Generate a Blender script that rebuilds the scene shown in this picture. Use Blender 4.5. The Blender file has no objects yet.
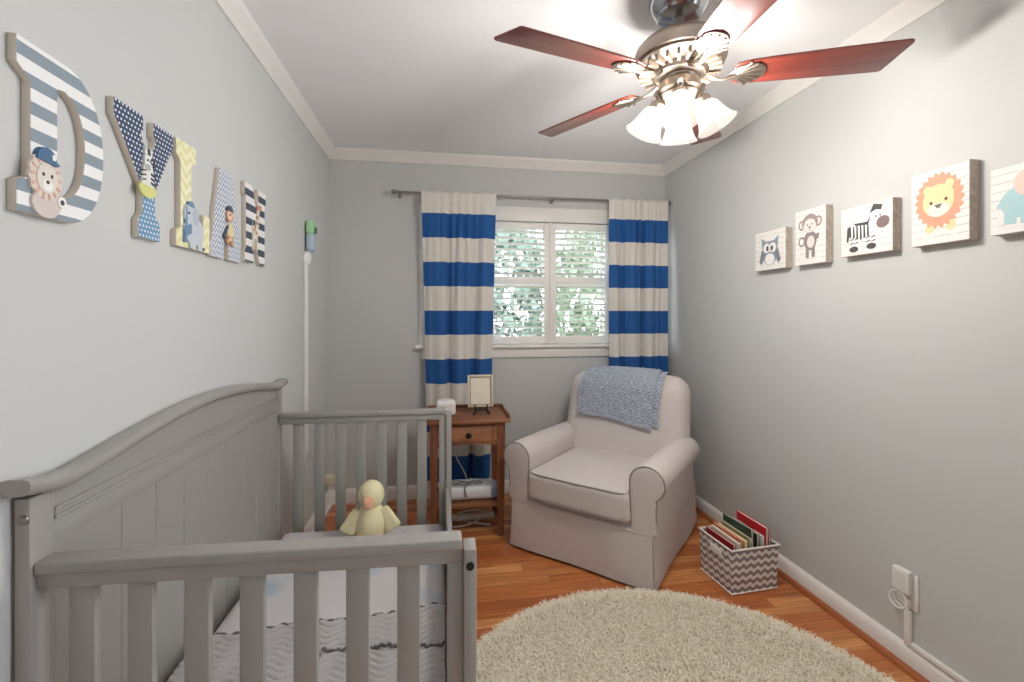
import bpy, bmesh, math, random
from mathutils import Vector, Matrix, Euler, noise
random.seed(7)
S = bpy.context.scene
COL = S.collection
PI = math.pi
R = math.radians

# ------------------------------------------------------------------ camera
cd = bpy.data.cameras.new('camera')
cam = bpy.data.objects.new('camera', cd); COL.objects.link(cam)
cam.location = (0, 0, 1.30)
cam.rotation_euler = (R(90), 0, -R(8.869))
cd.sensor_width = 36; cd.sensor_fit = 'HORIZONTAL'
cd.lens = 455 / 1024 * 36
cd.shift_y = -26 / 1024
cd.clip_start = .02
S.camera = cam
# ------------------------------------------------------------------ light
EXPO = 0.68
S.view_settings.view_transform = 'Standard'
S.view_settings.look = 'None'
S.view_settings.gamma = 1
S.view_settings.use_curve_mapping = False
S.view_settings.exposure = EXPO
W = bpy.data.worlds.new('sky'); S.world = W; W.use_nodes = True
bgn = W.node_tree.nodes['Background']
bgn.inputs[0].default_value = (.83, .91, 1.0, 1)
bgn.inputs[1].default_value = 4.4
BULB_W = 8.6
SHADE_EMIT = .16
S.cycles.max_bounces = 10
S.cycles.diffuse_bounces = 6
S.cycles.transparent_max_bounces = 16

# ------------------------------------------------------------------ materials
def lin(h):
    h = h.lstrip('#'); out = []
    for i in (0, 2, 4):
        c = int(h[i:i+2], 16) / 255
        out.append(c / 12.92 if c <= .04045 else ((c + .055) / 1.055) ** 2.4)
    return tuple(out) + (1,)
class NT:
    def __init__(s, name):
        s.m = bpy.data.materials.new(name); s.m.use_nodes = True
        s.t = s.m.node_tree; s.b = s.t.nodes['Principled BSDF']
    def n(s, typ, **kw):
        x = s.t.nodes.new(typ)
        for k, v in kw.items():
            if k.startswith('i_'):
                key = k[2:]; x.inputs[int(key) if key.isdigit() else key].default_value = v
            else: setattr(x, k, v)
        return x
    def l(s, a, b): s.t.links.new(a, b)
    def math(s, op, a, b=None, c=None):
        x = s.n('ShaderNodeMath', operation=op)
        for i, v in enumerate((a, b, c)):
            if v is None: continue
            if isinstance(v, (int, float)): x.inputs[i].default_value = v
            else: s.l(v, x.inputs[i])
        return x.outputs[0]
    def mix(s, fac, a, b, mode='MIX'):
        x = s.n('ShaderNodeMix', data_type='RGBA', blend_type=mode)
        for i, v in ((0, fac), (6, a), (7, b)):
            if isinstance(v, (int, float, tuple)): x.inputs[i].default_value = v
            else: s.l(v, x.inputs[i])
        return x.outputs[2]
    def coord(s, which='Object'):
        tc = s.n('ShaderNodeTexCoord'); sp = s.n('ShaderNodeSeparateXYZ')
        s.l(tc.outputs[which], sp.inputs[0]); return tc.outputs[which], sp.outputs
    def noise(s, vec, scale, detail=3, rough=.5):
        x = s.n('ShaderNodeTexNoise'); x.inputs['Scale'].default_value = scale
        x.inputs['Detail'].default_value = detail; x.inputs['Roughness'].default_value = rough
        if vec is not None: s.l(vec, x.inputs['Vector'])
        return x.outputs[0]
    def bump(s, h, strength=.3, dist=.01):
        x = s.n('ShaderNodeBump'); x.inputs['Strength'].default_value = strength
        x.inputs['Distance'].default_value = dist; s.l(h, x.inputs['Height'])
        s.l(x.outputs[0], s.b.inputs['Normal'])
    def base(s, v):
        if isinstance(v, tuple): s.b.inputs['Base Color'].default_value = v
        else: s.l(v, s.b.inputs['Base Color'])
    def set(s, **kw):
        for k, v in kw.items(): s.b.inputs[k.replace('_', ' ')].default_value = v
        return s
def plain(name, col, rough=.6, metal=0, bump=0, bscale=200, var=0, vscale=6, spec=None):
    t = NT(name); c = lin(col) if isinstance(col, str) else col
    v, xyz = t.coord()
    if var:
        f = t.noise(v, vscale, 4)
        d = tuple(x * (1 - var) for x in c[:3]) + (1,)
        e = tuple(min(1, x * (1 + var)) for x in c[:3]) + (1,)
        t.base(t.mix(f, d, e))
    else: t.base(c)
    if bump: t.bump(t.noise(v, bscale, 3), bump, .002)
    t.set(Roughness=rough, Metallic=metal)
    if spec is not None: t.b.inputs['Specular IOR Level'].default_value = spec
    return t.m
M = {}
M['wall'] = plain('wall_paint', '#c9cac8', .75, bump=.08, bscale=120)
M['ceil'] = plain('ceiling_paint', '#f3f3f5', .85, bump=.08, bscale=90)
M['trim'] = plain('white_trim_paint', '#ebe8e4', .4)
M['shut'] = plain('shutter_paint', '#f0eeea', .4)
M['crib'] = plain('grey_crib_paint', '#9b9893', .33, bump=.03, bscale=60)
M['nickel'] = plain('brushed_nickel', '#9d9186', .40, 1)
M['chrome'] = plain('polished_nickel', '#b9bcc2', .15, 1)
M['rod'] = plain('rod_metal', '#8f8d8b', .35, .9)
M['black'] = plain('black_iron', '#141211', .45)
M['white_plastic'] = plain('white_plastic', '#eeecea', .35)
M['linen'] = plain('beige_linen', '#cfc7c4', .9, bump=.35, bscale=420, var=.05, vscale=300)
M['piping'] = plain('linen_piping', '#8f8680', .9)
M['pages'] = plain('book_pages', '#e6dfd0', .8)
M['plush'] = plain('yellow_plush', '#e3dab0', .95, bump=.9, bscale=140, var=.12, vscale=120)
M['beak'] = plain('peach_felt', '#e3ab8f', .9, bump=.4, bscale=200)
M['bolt'] = plain('bolt_steel', '#8a8680', .3, 1)
M['dark'] = plain('dark_hole', '#15130f', .7)
M['leaf'] = plain('leaf_green', '#6c7c70', .6, var=.4, vscale=3)
M['leaf2'] = plain('leaf_light', '#83927a', .6, var=.4, vscale=3)
M['bark'] = plain('bark', '#5a4c3f', .9, var=.3)
M['grass'] = plain('lawn', '#7c8b62', .95, var=.3, vscale=3)
M['siding'] = plain('pale_siding', '#cfd2d0', .8)

def m_floor():
    t = NT('honey_wood_floor'); v, xyz = t.coord()
    wy = t.math('DIVIDE', xyz[1], .057)
    row = t.math('FLOOR', wy)
    wn = t.n('ShaderNodeTexWhiteNoise', noise_dimensions='1D'); t.l(row, wn.inputs['W'])
    off = t.math('MULTIPLY', wn.outputs[0], 3.0)
    wx = t.math('DIVIDE', t.math('ADD', xyz[0], off), .85)
    colr = t.math('FLOOR', wx)
    wn2 = t.n('ShaderNodeTexWhiteNoise', noise_dimensions='2D')
    cb = t.n('ShaderNodeCombineXYZ'); t.l(row, cb.inputs[0]); t.l(colr, cb.inputs[1]); t.l(cb.outputs[0], wn2.inputs['Vector'])
    ramp = t.n('ShaderNodeValToRGB'); e = ramp.color_ramp.elements
    e[0].position = 0; e[0].color = lin('#b0643a'); e[1].position = 1; e[1].color = lin('#e0a268')
    x = e.new(.5); x.color = lin('#c97d48')
    t.l(wn2.outputs[0], ramp.inputs[0])
    mp = t.n('ShaderNodeMapping'); mp.inputs['Scale'].default_value = (1.3, 26, 1)
    t.l(v, mp.inputs['Vector'])
    cb2 = t.n('ShaderNodeVectorMath', operation='ADD'); t.l(mp.outputs[0], cb2.inputs[0]); t.l(wn2.outputs[1], cb2.inputs[1])
    g = t.noise(cb2.outputs[0], 3.2, 6, .62)
    gr = t.n('ShaderNodeValToRGB'); gr.color_ramp.elements[0].color = (.60, .52, .46, 1); gr.color_ramp.elements[1].color = (1.18, 1.16, 1.1, 1)
    gr.color_ramp.elements[0].position = .3; gr.color_ramp.elements[1].position = .68
    t.l(g, gr.inputs[0])
    c = t.mix(1.0, ramp.outputs[0], gr.outputs[0], 'MULTIPLY')
    fy = t.math('FRACT', wy); ey = t.math('MINIMUM', fy, t.math('SUBTRACT', 1, fy))
    fx = t.math('FRACT', wx); ex = t.math('MINIMUM', fx, t.math('SUBTRACT', 1, fx))
    gap = t.math('MAXIMUM', t.math('LESS_THAN', ey, .018), t.math('LESS_THAN', ex, .0016))
    t.base(t.mix(t.math('MULTIPLY', gap, .6), c, lin('#4a2412')))
    t.set(Roughness=.33); t.bump(t.math('SUBTRACT', 1, gap), .25, .002)
    return t.m
M['floor'] = m_floor()
def m_wood(name, a, b, scale=(3, 40, 3), rough=.5, axis=0):
    t = NT(name); v, xyz = t.coord()
    mp = t.n('ShaderNodeMapping'); s = [scale[1]] * 3; s[axis] = scale[0]; mp.inputs['Scale'].default_value = s
    t.l(v, mp.inputs['Vector'])
    n = t.noise(mp.outputs[0], 1.0, 6, .6)
    rp = t.n('ShaderNodeValToRGB'); rp.color_ramp.elements[0].color = lin(a); rp.color_ramp.elements[1].color = lin(b)
    rp.color_ramp.elements[0].position = .3; rp.color_ramp.elements[1].position = .7
    t.l(n, rp.inputs[0]); t.base(rp.outputs[0]); t.set(Roughness=rough); t.bump(n, .15, .002)
    return t.m
M['tabx'] = m_wood('table_wood', '#6b4029', '#a06a48', (4, 30), .5, 0)
M['tabz'] = m_wood('table_wood_upright', '#633823', '#9a6242', (4, 30), .5, 2)
M['drawerw'] = m_wood('drawer_wood', '#8d5a3c', '#bd8763', (5, 30), .5, 0)
M['blade'] = m_wood('mahogany_blade', '#5b2018', '#82362a', (2, 30), .40, 0)
M['blade'].node_tree.nodes['Principled BSDF'].inputs['Coat Weight'].default_value = .6
M['blade'].node_tree.nodes['Principled BSDF'].inputs['Coat Roughness'].default_value = .22
M['shoe'] = m_wood('shoe_wood', '#8f4a26', '#b0683a', (2, 30), .4, 1)
M['plaque_wood'] = m_wood('plaque_edge', '#aa9e93', '#cfc5ba', (4, 60), .8, 0)
M['letter_edge'] = plain('letter_edge_paint', '#cfc5b8', .7)

def m_curtain():
    t = NT('striped_curtain_fabric'); v, xyz = t.coord()
    k = t.math('DIVIDE', t.math('SUBTRACT', 2.172, xyz[2]), .1683)
    f = t.math('MODULO', t.math('FLOOR', k), 2)
    white = t.mix(t.noise(v, 30, 2), lin('#d9d4cd'), lin('#e4dfd8'))
    blue = t.mix(t.noise(v, 30, 2), lin('#1b5495'), lin('#2460a3'))
    t.base(t.mix(f, white, blue)); t.set(Roughness=.85)
    t.bump(t.noise(v, 500, 2), .2, .001)
    return t.m
M['curtain'] = m_curtain()
def m_chevron():
    t = NT('chevron_canvas'); v, xyz = t.coord()
    u = t.math('ADD', xyz[0], xyz[1])
    tri = t.math('ABSOLUTE', t.math('SUBTRACT', t.math('MULTIPLY', t.math('FRACT', t.math('DIVIDE', u, .040)), 2), 1))
    k = t.math('FRACT', t.math('ADD', t.math('DIVIDE', xyz[2], .036), t.math('MULTIPLY', tri, .42)))
    t.base(t.mix(t.math('GREATER_THAN', k, .5), lin('#e9e4e2'), lin('#8f8785'))); t.set(Roughness=.85)
    t.bump(t.noise(v, 600, 2), .25, .001)
    return t.m
M['chevron'] = m_chevron()
M['canvas_white'] = plain('canvas_binding', '#e9e3e0', .85)
def m_planks():
    t = NT('whitewashed_planks'); v, xyz = t.coord()
    f = t.math('FRACT', t.math('DIVIDE', xyz[1], .026))
    ln = t.math('LESS_THAN', f, .055)
    mp = t.n('ShaderNodeMapping'); mp.inputs['Scale'].default_value = (9, 160, 9); t.l(v, mp.inputs['Vector'])
    n = t.noise(mp.outputs[0], 1, 4)
    brk = t.math('GREATER_THAN', t.noise(v, 14, 2), .43)
    c = t.mix(n, lin('#dedad5'), lin('#efece8'))
    t.base(t.mix(t.math('MULTIPLY', t.math('MULTIPLY', ln, brk), .85), c, lin('#938b83'))); t.set(Roughness=.7)
    return t.m
M['planks'] = m_planks()
def m_stripe(name, a, b, period, off=0, axis=1, duty=.5):
    t = NT(name); v, xyz = t.coord()
    f = t.math('FRACT', t.math('DIVIDE', t.math('ADD', xyz[axis], off), period))
    t.base(t.mix(t.math('GREATER_THAN', f, duty), lin(a), lin(b))); t.set(Roughness=.6)
    return t.m
M['d_front'] = m_stripe('grey_white_stripes', '#8a97a1', '#eeeeec', .049, .012)
M['n_front'] = m_stripe('charcoal_white_stripes', '#46505f', '#ebe9e6', .056, .02)
def m_dots(name, top, bot, zsplit):
    t = NT(name); v, xyz = t.coord()
    p = .0125
    row = t.math('FLOOR', t.math('DIVIDE', xyz[1], p))
    sh = t.math('MULTIPLY', t.math('MODULO', row, 2), .5)
    fx = t.math('SUBTRACT', t.math('FRACT', t.math('ADD', t.math('DIVIDE', xyz[0], p), sh)), .5)
    fy = t.math('SUBTRACT', t.math('FRACT', t.math('DIVIDE', xyz[1], p)), .5)
    d = t.math('SQRT', t.math('ADD', t.math('MULTIPLY', fx, fx), t.math('MULTIPLY', fy, fy)))
    bg = t.mix(t.math('GREATER_THAN', xyz[1], zsplit), lin(bot), lin(top))
    t.base(t.mix(t.math('LESS_THAN', d, .24), bg, lin('#e8ecf0'))); t.set(Roughness=.6)
    return t.m
M['y_front'] = m_dots('polka_dots', '#384a68', '#6d97b8', .125)
def m_zig(name, a, b, pu, pv, amp):
    t = NT(name); v, xyz = t.coord()
    tri = t.math('ABSOLUTE', t.math('SUBTRACT', t.math('MULTIPLY', t.math('FRACT', t.math('DIVIDE', xyz[0], pu)), 2), 1))
    k = t.math('FRACT', t.math('ADD', t.math('DIVIDE', xyz[1], pv), t.math('MULTIPLY', tri, amp)))
    t.base(t.mix(t.math('GREATER_THAN', k, .5), lin(a), lin(b))); t.set(Roughness=.6)
    return t.m
M['l_front'] = m_zig('yellow_chevron', '#f0edca', '#e3dea8', .05, .035, .7)
M['a_front'] = m_zig('fine_blue_pattern', '#8597b0', '#e6e7e8', .017, .0185, .8)
def m_sheet():
    t = NT('watercolour_sheet'); v, xyz = t.coord()
    n = t.noise(v, 3.1, 4, .6)
    f = t.math('MULTIPLY', t.math('MAXIMUM', t.math('SUBTRACT', n, .54), 0), 6)
    f = t.math('MINIMUM', f, .85)
    t.base(t.mix(f, lin('#c9c7c8'), lin('#86a6c0'))); t.set(Roughness=.9)
    t.bump(t.noise(v, 60, 3), .2, .004)
    return t.m
M['sheet'] = m_sheet()
M['quilt'] = plain('grey_quilt_fabric', '#b3b0b0', .95, bump=.5, bscale=160, var=.06, vscale=40)
M['ruffle'] = plain('charcoal_ruffle', '#6b6869', .95, bump=.5, bscale=200)
M['knit'] = plain('blue_grey_knit', '#a4acba', .97, bump=.9, bscale=200, var=.6, vscale=105)
M['pile'] = plain('ivory_pile', '#f9eedc', .95, var=.14, vscale=60)
M['rugbase'] = plain('rug_backing', '#cfc4b4', .95)
M['adapter'] = plain('wrapped_pack', '#cfd6dc', .4, var=.2, vscale=25)
M['frame_gold'] = plain('frame_cream', '#cfc3ab', .45, var=.15, vscale=30)
M['frame_line'] = plain('frame_bronze_line', '#6a5743', .45)
M['photo'] = plain('aged_print', '#e2d9c8', .5, var=.14, vscale=22)
def colour(c, rough=.65): 
    k = 'c_' + c
    if k not in M: M[k] = plain('paint_' + c.strip('#'), c, rough)
    return M[k]
def m_glass():
    t = NT('window_glass'); n = t.t.nodes; out = n['Material Output']
    tr = t.n('ShaderNodeBsdfTransparent'); gl = t.n('ShaderNodeBsdfGlossy'); gl.inputs['Roughness'].default_value = .02
    fr = t.n('ShaderNodeFresnel'); fr.inputs[0].default_value = 1.3
    mx = t.n('ShaderNodeMixShader'); t.l(fr.outputs[0], mx.inputs[0]); t.l(tr.outputs[0], mx.inputs[1]); t.l(gl.outputs[0], mx.inputs[2])
    t.l(mx.outputs[0], out.inputs[0]); return t.m
M['glass'] = m_glass()
def m_shade():
    t = NT('frosted_lamp_glass'); out = t.t.nodes['Material Output']
    tr = t.n('ShaderNodeBsdfTransparent'); tl = t.n('ShaderNodeBsdfTranslucent'); tl.inputs[0].default_value = (.42, .40, .36, 1)
    df = t.n('ShaderNodeBsdfDiffuse'); df.inputs[0].default_value = (.42, .40, .37, 1)
    em = t.n('ShaderNodeEmission'); em.inputs[0].default_value = (1, .93, .82, 1); em.inputs[1].default_value = SHADE_EMIT
    a = t.n('ShaderNodeMixShader', i_0=.5); t.l(tl.outputs[0], a.inputs[1]); t.l(df.outputs[0], a.inputs[2])
    b = t.n('ShaderNodeMixShader', i_0=.982); t.l(a.outputs[0], b.inputs[1]); t.l(tr.outputs[0], b.inputs[2])
    c = t.n('ShaderNodeAddShader'); t.l(b.outputs[0], c.inputs[0]); t.l(em.outputs[0], c.inputs[1])
    t.l(c.outputs[0], out.inputs[0]); return t.m
M['shade'] = m_shade()
def m_bulb():
    t = NT('lit_bulb'); t.base((1, .95, .85, 1)); t.b.inputs['Emission Color'].default_value = (1, .9, .75, 1)
    t.b.inputs['Emission Strength'].default_value = 1.0; return t.m
M['bulb'] = m_bulb()

# ------------------------------------------------------------------ mesh helpers
I4 = Matrix.Identity(4)
def T(x, y, z): return Matrix.Translation((x, y, z))
def RX(a): return Matrix.Rotation(a, 4, 'X')
def RY(a): return Matrix.Rotation(a, 4, 'Y')
def RZ(a): return Matrix.Rotation(a, 4, 'Z')
def nb(): return bmesh.new()
def box(bm, lo, hi, bev=0, seg=2, m=I4, mi=0):
    x0, y0, z0 = lo; x1, y1, z1 = hi
    vs = [bm.verts.new(m @ Vector(p)) for p in ((x0,y0,z0),(x1,y0,z0),(x1,y1,z0),(x0,y1,z0),(x0,y0,z1),(x1,y0,z1),(x1,y1,z1),(x0,y1,z1))]
    fs = [bm.faces.new([vs[i] for i in q]) for q in ((3,2,1,0),(4,5,6,7),(0,1,5,4),(1,2,6,5),(2,3,7,6),(3,0,4,7))]
    for f in fs: f.material_index = mi
    if bev:
        es = list({e for f in fs for e in f.edges})
        bmesh.ops.bevel(bm, geom=es, offset=bev, segments=seg, profile=.5, affect='EDGES', clamp_overlap=True, material=-1)
    return bm
def prism(bm, pts, z0, z1, m=I4, mi=0, bev=0):
    n = len(pts)
    a = [bm.verts.new(m @ Vector((p[0], p[1], z0))) for p in pts]
    b = [bm.verts.new(m @ Vector((p[0], p[1], z1))) for p in pts]
    fs = [bm.faces.new(a[::-1]), bm.faces.new(b)]
    for i in range(n):
        j = (i + 1) % n; fs.append(bm.faces.new((a[i], a[j], b[j], b[i])))
    for f in fs: f.material_index = mi
    if bev:
        es = list(fs[0].edges) + list(fs[1].edges)
        bmesh.ops.bevel(bm, geom=es, offset=bev, segments=2, profile=.5, affect='EDGES', clamp_overlap=True, material=-1)
    return bm
def lathe(bm, prof, n=32, m=I4, mi=0):
    rings = []
    for r, z in prof:
        if r < 1e-5: rings.append([bm.verts.new(m @ Vector((0, 0, z)))])
        else: rings.append([bm.verts.new(m @ Vector((r*math.cos(2*PI*k/n), r*math.sin(2*PI*k/n), z))) for k in range(n)])
    for A, Bq in zip(rings, rings[1:]):
        for k in range(n):
            j = (k + 1) % n
            if len(A) == 1 and len(Bq) == 1: continue
            if len(A) == 1: f = bm.faces.new((A[0], Bq[k], Bq[j]))
            elif len(Bq) == 1: f = bm.faces.new((A[k], A[j], Bq[0]))
            else: f = bm.faces.new((A[k], A[j], Bq[j], Bq[k]))
            f.material_index = mi
    return bm
def tube(bm, pts, r, n=8, cap=True, mi=0, flat=None, m=I4):
    P = [Vector(p) for p in pts]; rings = []
    up = Vector((0, 0, 1)); prev = None
    for i, p in enumerate(P):
        d = (P[min(i+1, len(P)-1)] - P[max(i-1, 0)]).normalized()
        if prev is None:
            a = d.cross(up)
            if a.length < 1e-3: a = d.cross(Vector((1, 0, 0)))
        else: a = prev - d * prev.dot(d)
        a.normalize(); prev = a; b = d.cross(a)
        rr = r[i] if isinstance(r, (list, tuple)) else r
        fl = flat or 1
        rings.append([bm.verts.new(m @ (p + a*rr*math.cos(2*PI*k/n) + b*rr*fl*math.sin(2*PI*k/n))) for k in range(n)])
    for A, Bq in zip(rings, rings[1:]):
        for k in range(n):
            j = (k+1) % n; f = bm.faces.new((A[k], A[j], Bq[j], Bq[k])); f.material_index = mi
    if cap:
        f = bm.faces.new(rings[0][::-1]); f.material_index = mi
        f = bm.faces.new(rings[-1]); f.material_index = mi
    return bm
def smooth_path(pts, n=8):
    P = [Vector(p) for p in pts]; out = []
    for i in range(len(P)-1):
        p0, p1, p2, p3 = P[max(i-1,0)], P[i], P[i+1], P[min(i+2,len(P)-1)]
        for k in range(n):
            t = k / n
            out.append(.5*((2*p1)+(p2-p0)*t+(2*p0-5*p1+4*p2-p3)*t*t+(3*p1-p0-3*p2+p3)*t**3))
    out.append(P[-1]); return out
def rbox(bm, h, r, n=10, f=None, m=I4, mi=0):
    """soft box: half sizes h, edge radius r, deformed by f(p)"""
    def ticks(H, rr):
        a = [-H + rr*(1-math.cos(PI/2*k/5)) for k in range(5)]
        mid = [-(H-rr) + 2*(H-rr)*k/n for k in range(n+1)]
        return a + mid + [-x for x in a[::-1]]
    rr = min(r, min(h) * .999)
    tk = [ticks(h[i], rr) for i in range(3)]
    cache = {}
    def V(p):
        k = tuple(round(x, 6) for x in p)
        if k in cache: return cache[k]
        q = Vector(p); inn = Vector([max(-(h[i]-rr), min(h[i]-rr, p[i])) for i in range(3)])
        d = q - inn
        if d.length > 1e-9: q = inn + d.normalized() * rr
        if f: q = Vector(f(q))
        cache[k] = bm.verts.new(m @ q); return cache[k]
    for ax in range(3):
        u, v = (ax+1) % 3, (ax+2) % 3
        for sgn in (-1, 1):
            for i in range(len(tk[u])-1):
                for j in range(len(tk[v])-1):
                    q = []
                    for (a, b) in ((i,j),(i+1,j),(i+1,j+1),(i,j+1)):
                        p = [0,0,0]; p[ax] = sgn*h[ax]; p[u] = tk[u][a]; p[v] = tk[v][b]; q.append(V(p))
                    if sgn < 0: q.reverse()
                    if len(set(q)) == 4:
                        try:
                            fc = bm.faces.new(q); fc.material_index = mi
                        except ValueError: pass
    return bm
def ell(bm, c, r, m=I4, mi=0, nu=20, nv=12):
    rings = []
    for j in range(nv+1):
        t = PI*j/nv
        if j in (0, nv): rings.append([bm.verts.new(m @ Vector((c[0], c[1], c[2]+r[2]*math.cos(t))))])
        else: rings.append([bm.verts.new(m @ Vector((c[0]+r[0]*math.sin(t)*math.cos(2*PI*k/nu), c[1]+r[1]*math.sin(t)*math.sin(2*PI*k/nu), c[2]+r[2]*math.cos(t)))) for k in range(nu)])
    for A, Bq in zip(rings, rings[1:]):
        for k in range(nu):
            j = (k+1) % nu
            if len(A) == 1: f = bm.faces.new((A[0], Bq[k], Bq[j]))
            elif len(Bq) == 1: f = bm.faces.new((A[k], Bq[0], A[j]))
            else: f = bm.faces.new((A[k], Bq[k], Bq[j], A[j]))
            f.material_index = mi
    return bm
def oval(cx, cy, rx, ry, n=24, rot=0):
    c, s = math.cos(rot), math.sin(rot)
    return [(cx + rx*math.cos(2*PI*k/n)*c - ry*math.sin(2*PI*k/n)*s, cy + rx*math.cos(2*PI*k/n)*s + ry*math.sin(2*PI*k/n)*c) for k in range(n)]
def obj(name, bm, mats, parent=None, sharp=35, m=None):
    bmesh.ops.recalc_face_normals(bm, faces=bm.faces)
    me = bpy.data.meshes.new(name); bm.to_mesh(me); bm.free()
    return link_mesh(name, me, mats, parent, sharp, m)
def link_mesh(name, me, mats, parent=None, sharp=35, m=None):
    for x in (mats if isinstance(mats, (list, tuple)) else [mats]): me.materials.append(x)
    me.shade_smooth()
    if sharp: me.set_sharp_from_angle(angle=R(sharp))
    o = bpy.data.objects.new(name, me); COL.objects.link(o)
    if parent: o.parent = parent
    if m is not None: o.matrix_local = m
    return o
def tag(o, label, cat, group=None):
    o['label'] = label; o['category'] = cat
    if group: o['group'] = group
    return o
def thing(name, label, cat, loc=(0,0,0), rz=0, group=None):
    o = bpy.data.objects.new(name, None); COL.objects.link(o)
    o.empty_display_size = .1
    o.location = loc; o.rotation_euler = (0, 0, rz)
    return tag(o, label, cat, group)
def struct(name, bm, mats, parent=None, sharp=35):
    o = obj(name, bm, mats, parent, sharp)
    if parent is None: o['kind'] = 'structure'
    return o
def loops_mesh(loops, depth, bev, name='tmp', curves=None):
    """board with holes from closed 2-D loops: front face at z=depth, back at z=0"""
    cu = bpy.data.curves.new(name, 'CURVE'); cu.dimensions = '2D'; cu.fill_mode = 'BOTH'
    cu.extrude = depth/2 - bev; cu.bevel_depth = bev; cu.bevel_resolution = 1; cu.offset = -bev
    for lp in loops:
        s = cu.splines.new('POLY'); s.points.add(len(lp)-1); s.use_cyclic_u = True
        for i, p in enumerate(lp): s.points[i].co = (p[0], p[1], 0, 1)
    t = bpy.data.objects.new(name, cu); COL.objects.link(t)
    dg = bpy.context.evaluated_depsgraph_get(); dg.update()
    me = bpy.data.meshes.new_from_object(t.evaluated_get(dg))
    bpy.data.objects.remove(t); bpy.data.curves.remove(cu)
    me.transform(T(0, 0, depth/2))
    me.materials.clear()
    return me
def front_index(me, depth, eps=.0006):
    for p in me.polygons:
        if p.center.z > depth - eps: p.material_index = 1
        else: p.material_index = 0

# ------------------------------------------------------------------ room
XL, XR, YB, YF, HC = -.765, 1.710, 3.288, -.80, 2.44
WO = (-.05, 1.65, 1.085, 1.985)           # window opening x0 x1 z0 z1
bm = nb(); box(bm, (XL-.12, YF-.12, -.12), (XR+.12, YB+.14, 0)); struct('floor', bm, M['floor'])
bm = nb(); box(bm, (XL-.12, YF-.12, HC), (XR+.12, YB+.14, HC+.12)); struct('ceiling', bm, M['ceil'])
bm = nb(); box(bm, (XL-.12, YF-.12, 0), (XL, YB+.14, HC)); struct('wall_left', bm, M['wall'])
W_FILL = (-.16, .84, .62, 2.04)               # unseen opening added in the right wall to let in fill daylight: y0 y1 z0 z1
bm = nb(); box(bm, (XR, YF-.12, 0), (XR+.12, W_FILL[0], HC)); box(bm, (XR, W_FILL[1], 0), (XR+.12, YB+.14, HC))
box(bm, (XR, W_FILL[0], 0), (XR+.12, W_FILL[1], W_FILL[2])); box(bm, (XR, W_FILL[0], W_FILL[3]), (XR+.12, W_FILL[1], HC))
bmesh.ops.remove_doubles(bm, verts=bm.verts, dist=1e-5)
struct('wall_right', bm, M['wall'])
bm = nb()
box(bm, (XL, YB, 0), (WO[0], YB+.14, HC)); box(bm, (WO[1], YB, 0), (XR, YB+.14, HC))
box(bm, (WO[0], YB, 0), (WO[1], YB+.14, WO[2])); box(bm, (WO[0], YB, WO[3]), (WO[1], YB+.14, HC))
bmesh.ops.remove_doubles(bm, verts=bm.verts, dist=1e-5)
struct('wall_back', bm, M['wall'])
bm = nb(); box(bm, (XL-.12, YF-.12, 0), (XR+.12, YF, HC)); struct('wall_front', bm, M['wall'])
# crown moulding and skirting
CROWN = [(0, 0), (.010, 0), (.013, .010), (.024, .020), (.040, .046), (.048, .053), (.051, .058), (.051, .068), (0, .068)]
def run(name, prof, p0, p1, inward, z0, mat):
    """prof (out from wall, up) swept from p0 to p1 along the wall"""
    bm = nb(); A = []; d = (Vector(p1)-Vector(p0)).normalized(); inn = Vector(inward)
    for p in (p0, p1):
        A.append([bm.verts.new(Vector((p[0], p[1], z0+v)) + inn*u) for u, v in prof])
    n = len(prof)
    for i in range(n):
        j = (i+1) % n; bm.faces.new((A[0][i], A[0][j], A[1][j], A[1][i]))
    bm.faces.new(A[0]); bm.faces.new(A[1][::-1])
    return struct(name, bm, mat)
run('trim_1', CROWN, (XL, YF), (XL, YB), (1, 0, 0), HC-.068, M['trim'])
run('trim_2', CROWN, (XL, YB), (XR, YB), (0, -1, 0), HC-.068, M['trim'])
run('trim_3', CROWN, (XR, YF), (XR, YB), (-1, 0, 0), HC-.068, M['trim'])
BASE_R = [(0, 0), (.020, 0), (.020, .062), (.015, .072), (.008, .080), (0, .082)]
SHOE_R = [(0, 0), (.044, 0), (.041, .010), (.034, .016), (.020, .018), (0, .018)]
BASE = [(0, 0), (.014, 0), (.014, .078), (.010, .088), (.006, .096), (0, .098)]
SHOE = [(0, 0), (.030, 0), (.028, .010), (.023, .017), (.014, .020), (0, .020)]
run('baseboard_left', BASE, (XL, YF), (XL, YB), (1, 0, 0), 0, M['trim'])
run('baseboard_back', BASE, (XL, YB), (XR, YB), (0, -1, 0), 0, M['trim'])
run('baseboard_right', BASE_R, (XR, YF), (XR, YB), (-1, 0, 0), 0, M['trim'])
run('trim_4', SHOE, (XL, YF), (XL, YB), (1, 0, 0), 0, M['trim'])
run('trim_5', SHOE_R, (XR, YF), (XR, YB), (-1, 0, 0), 0, M['shoe'])
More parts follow.
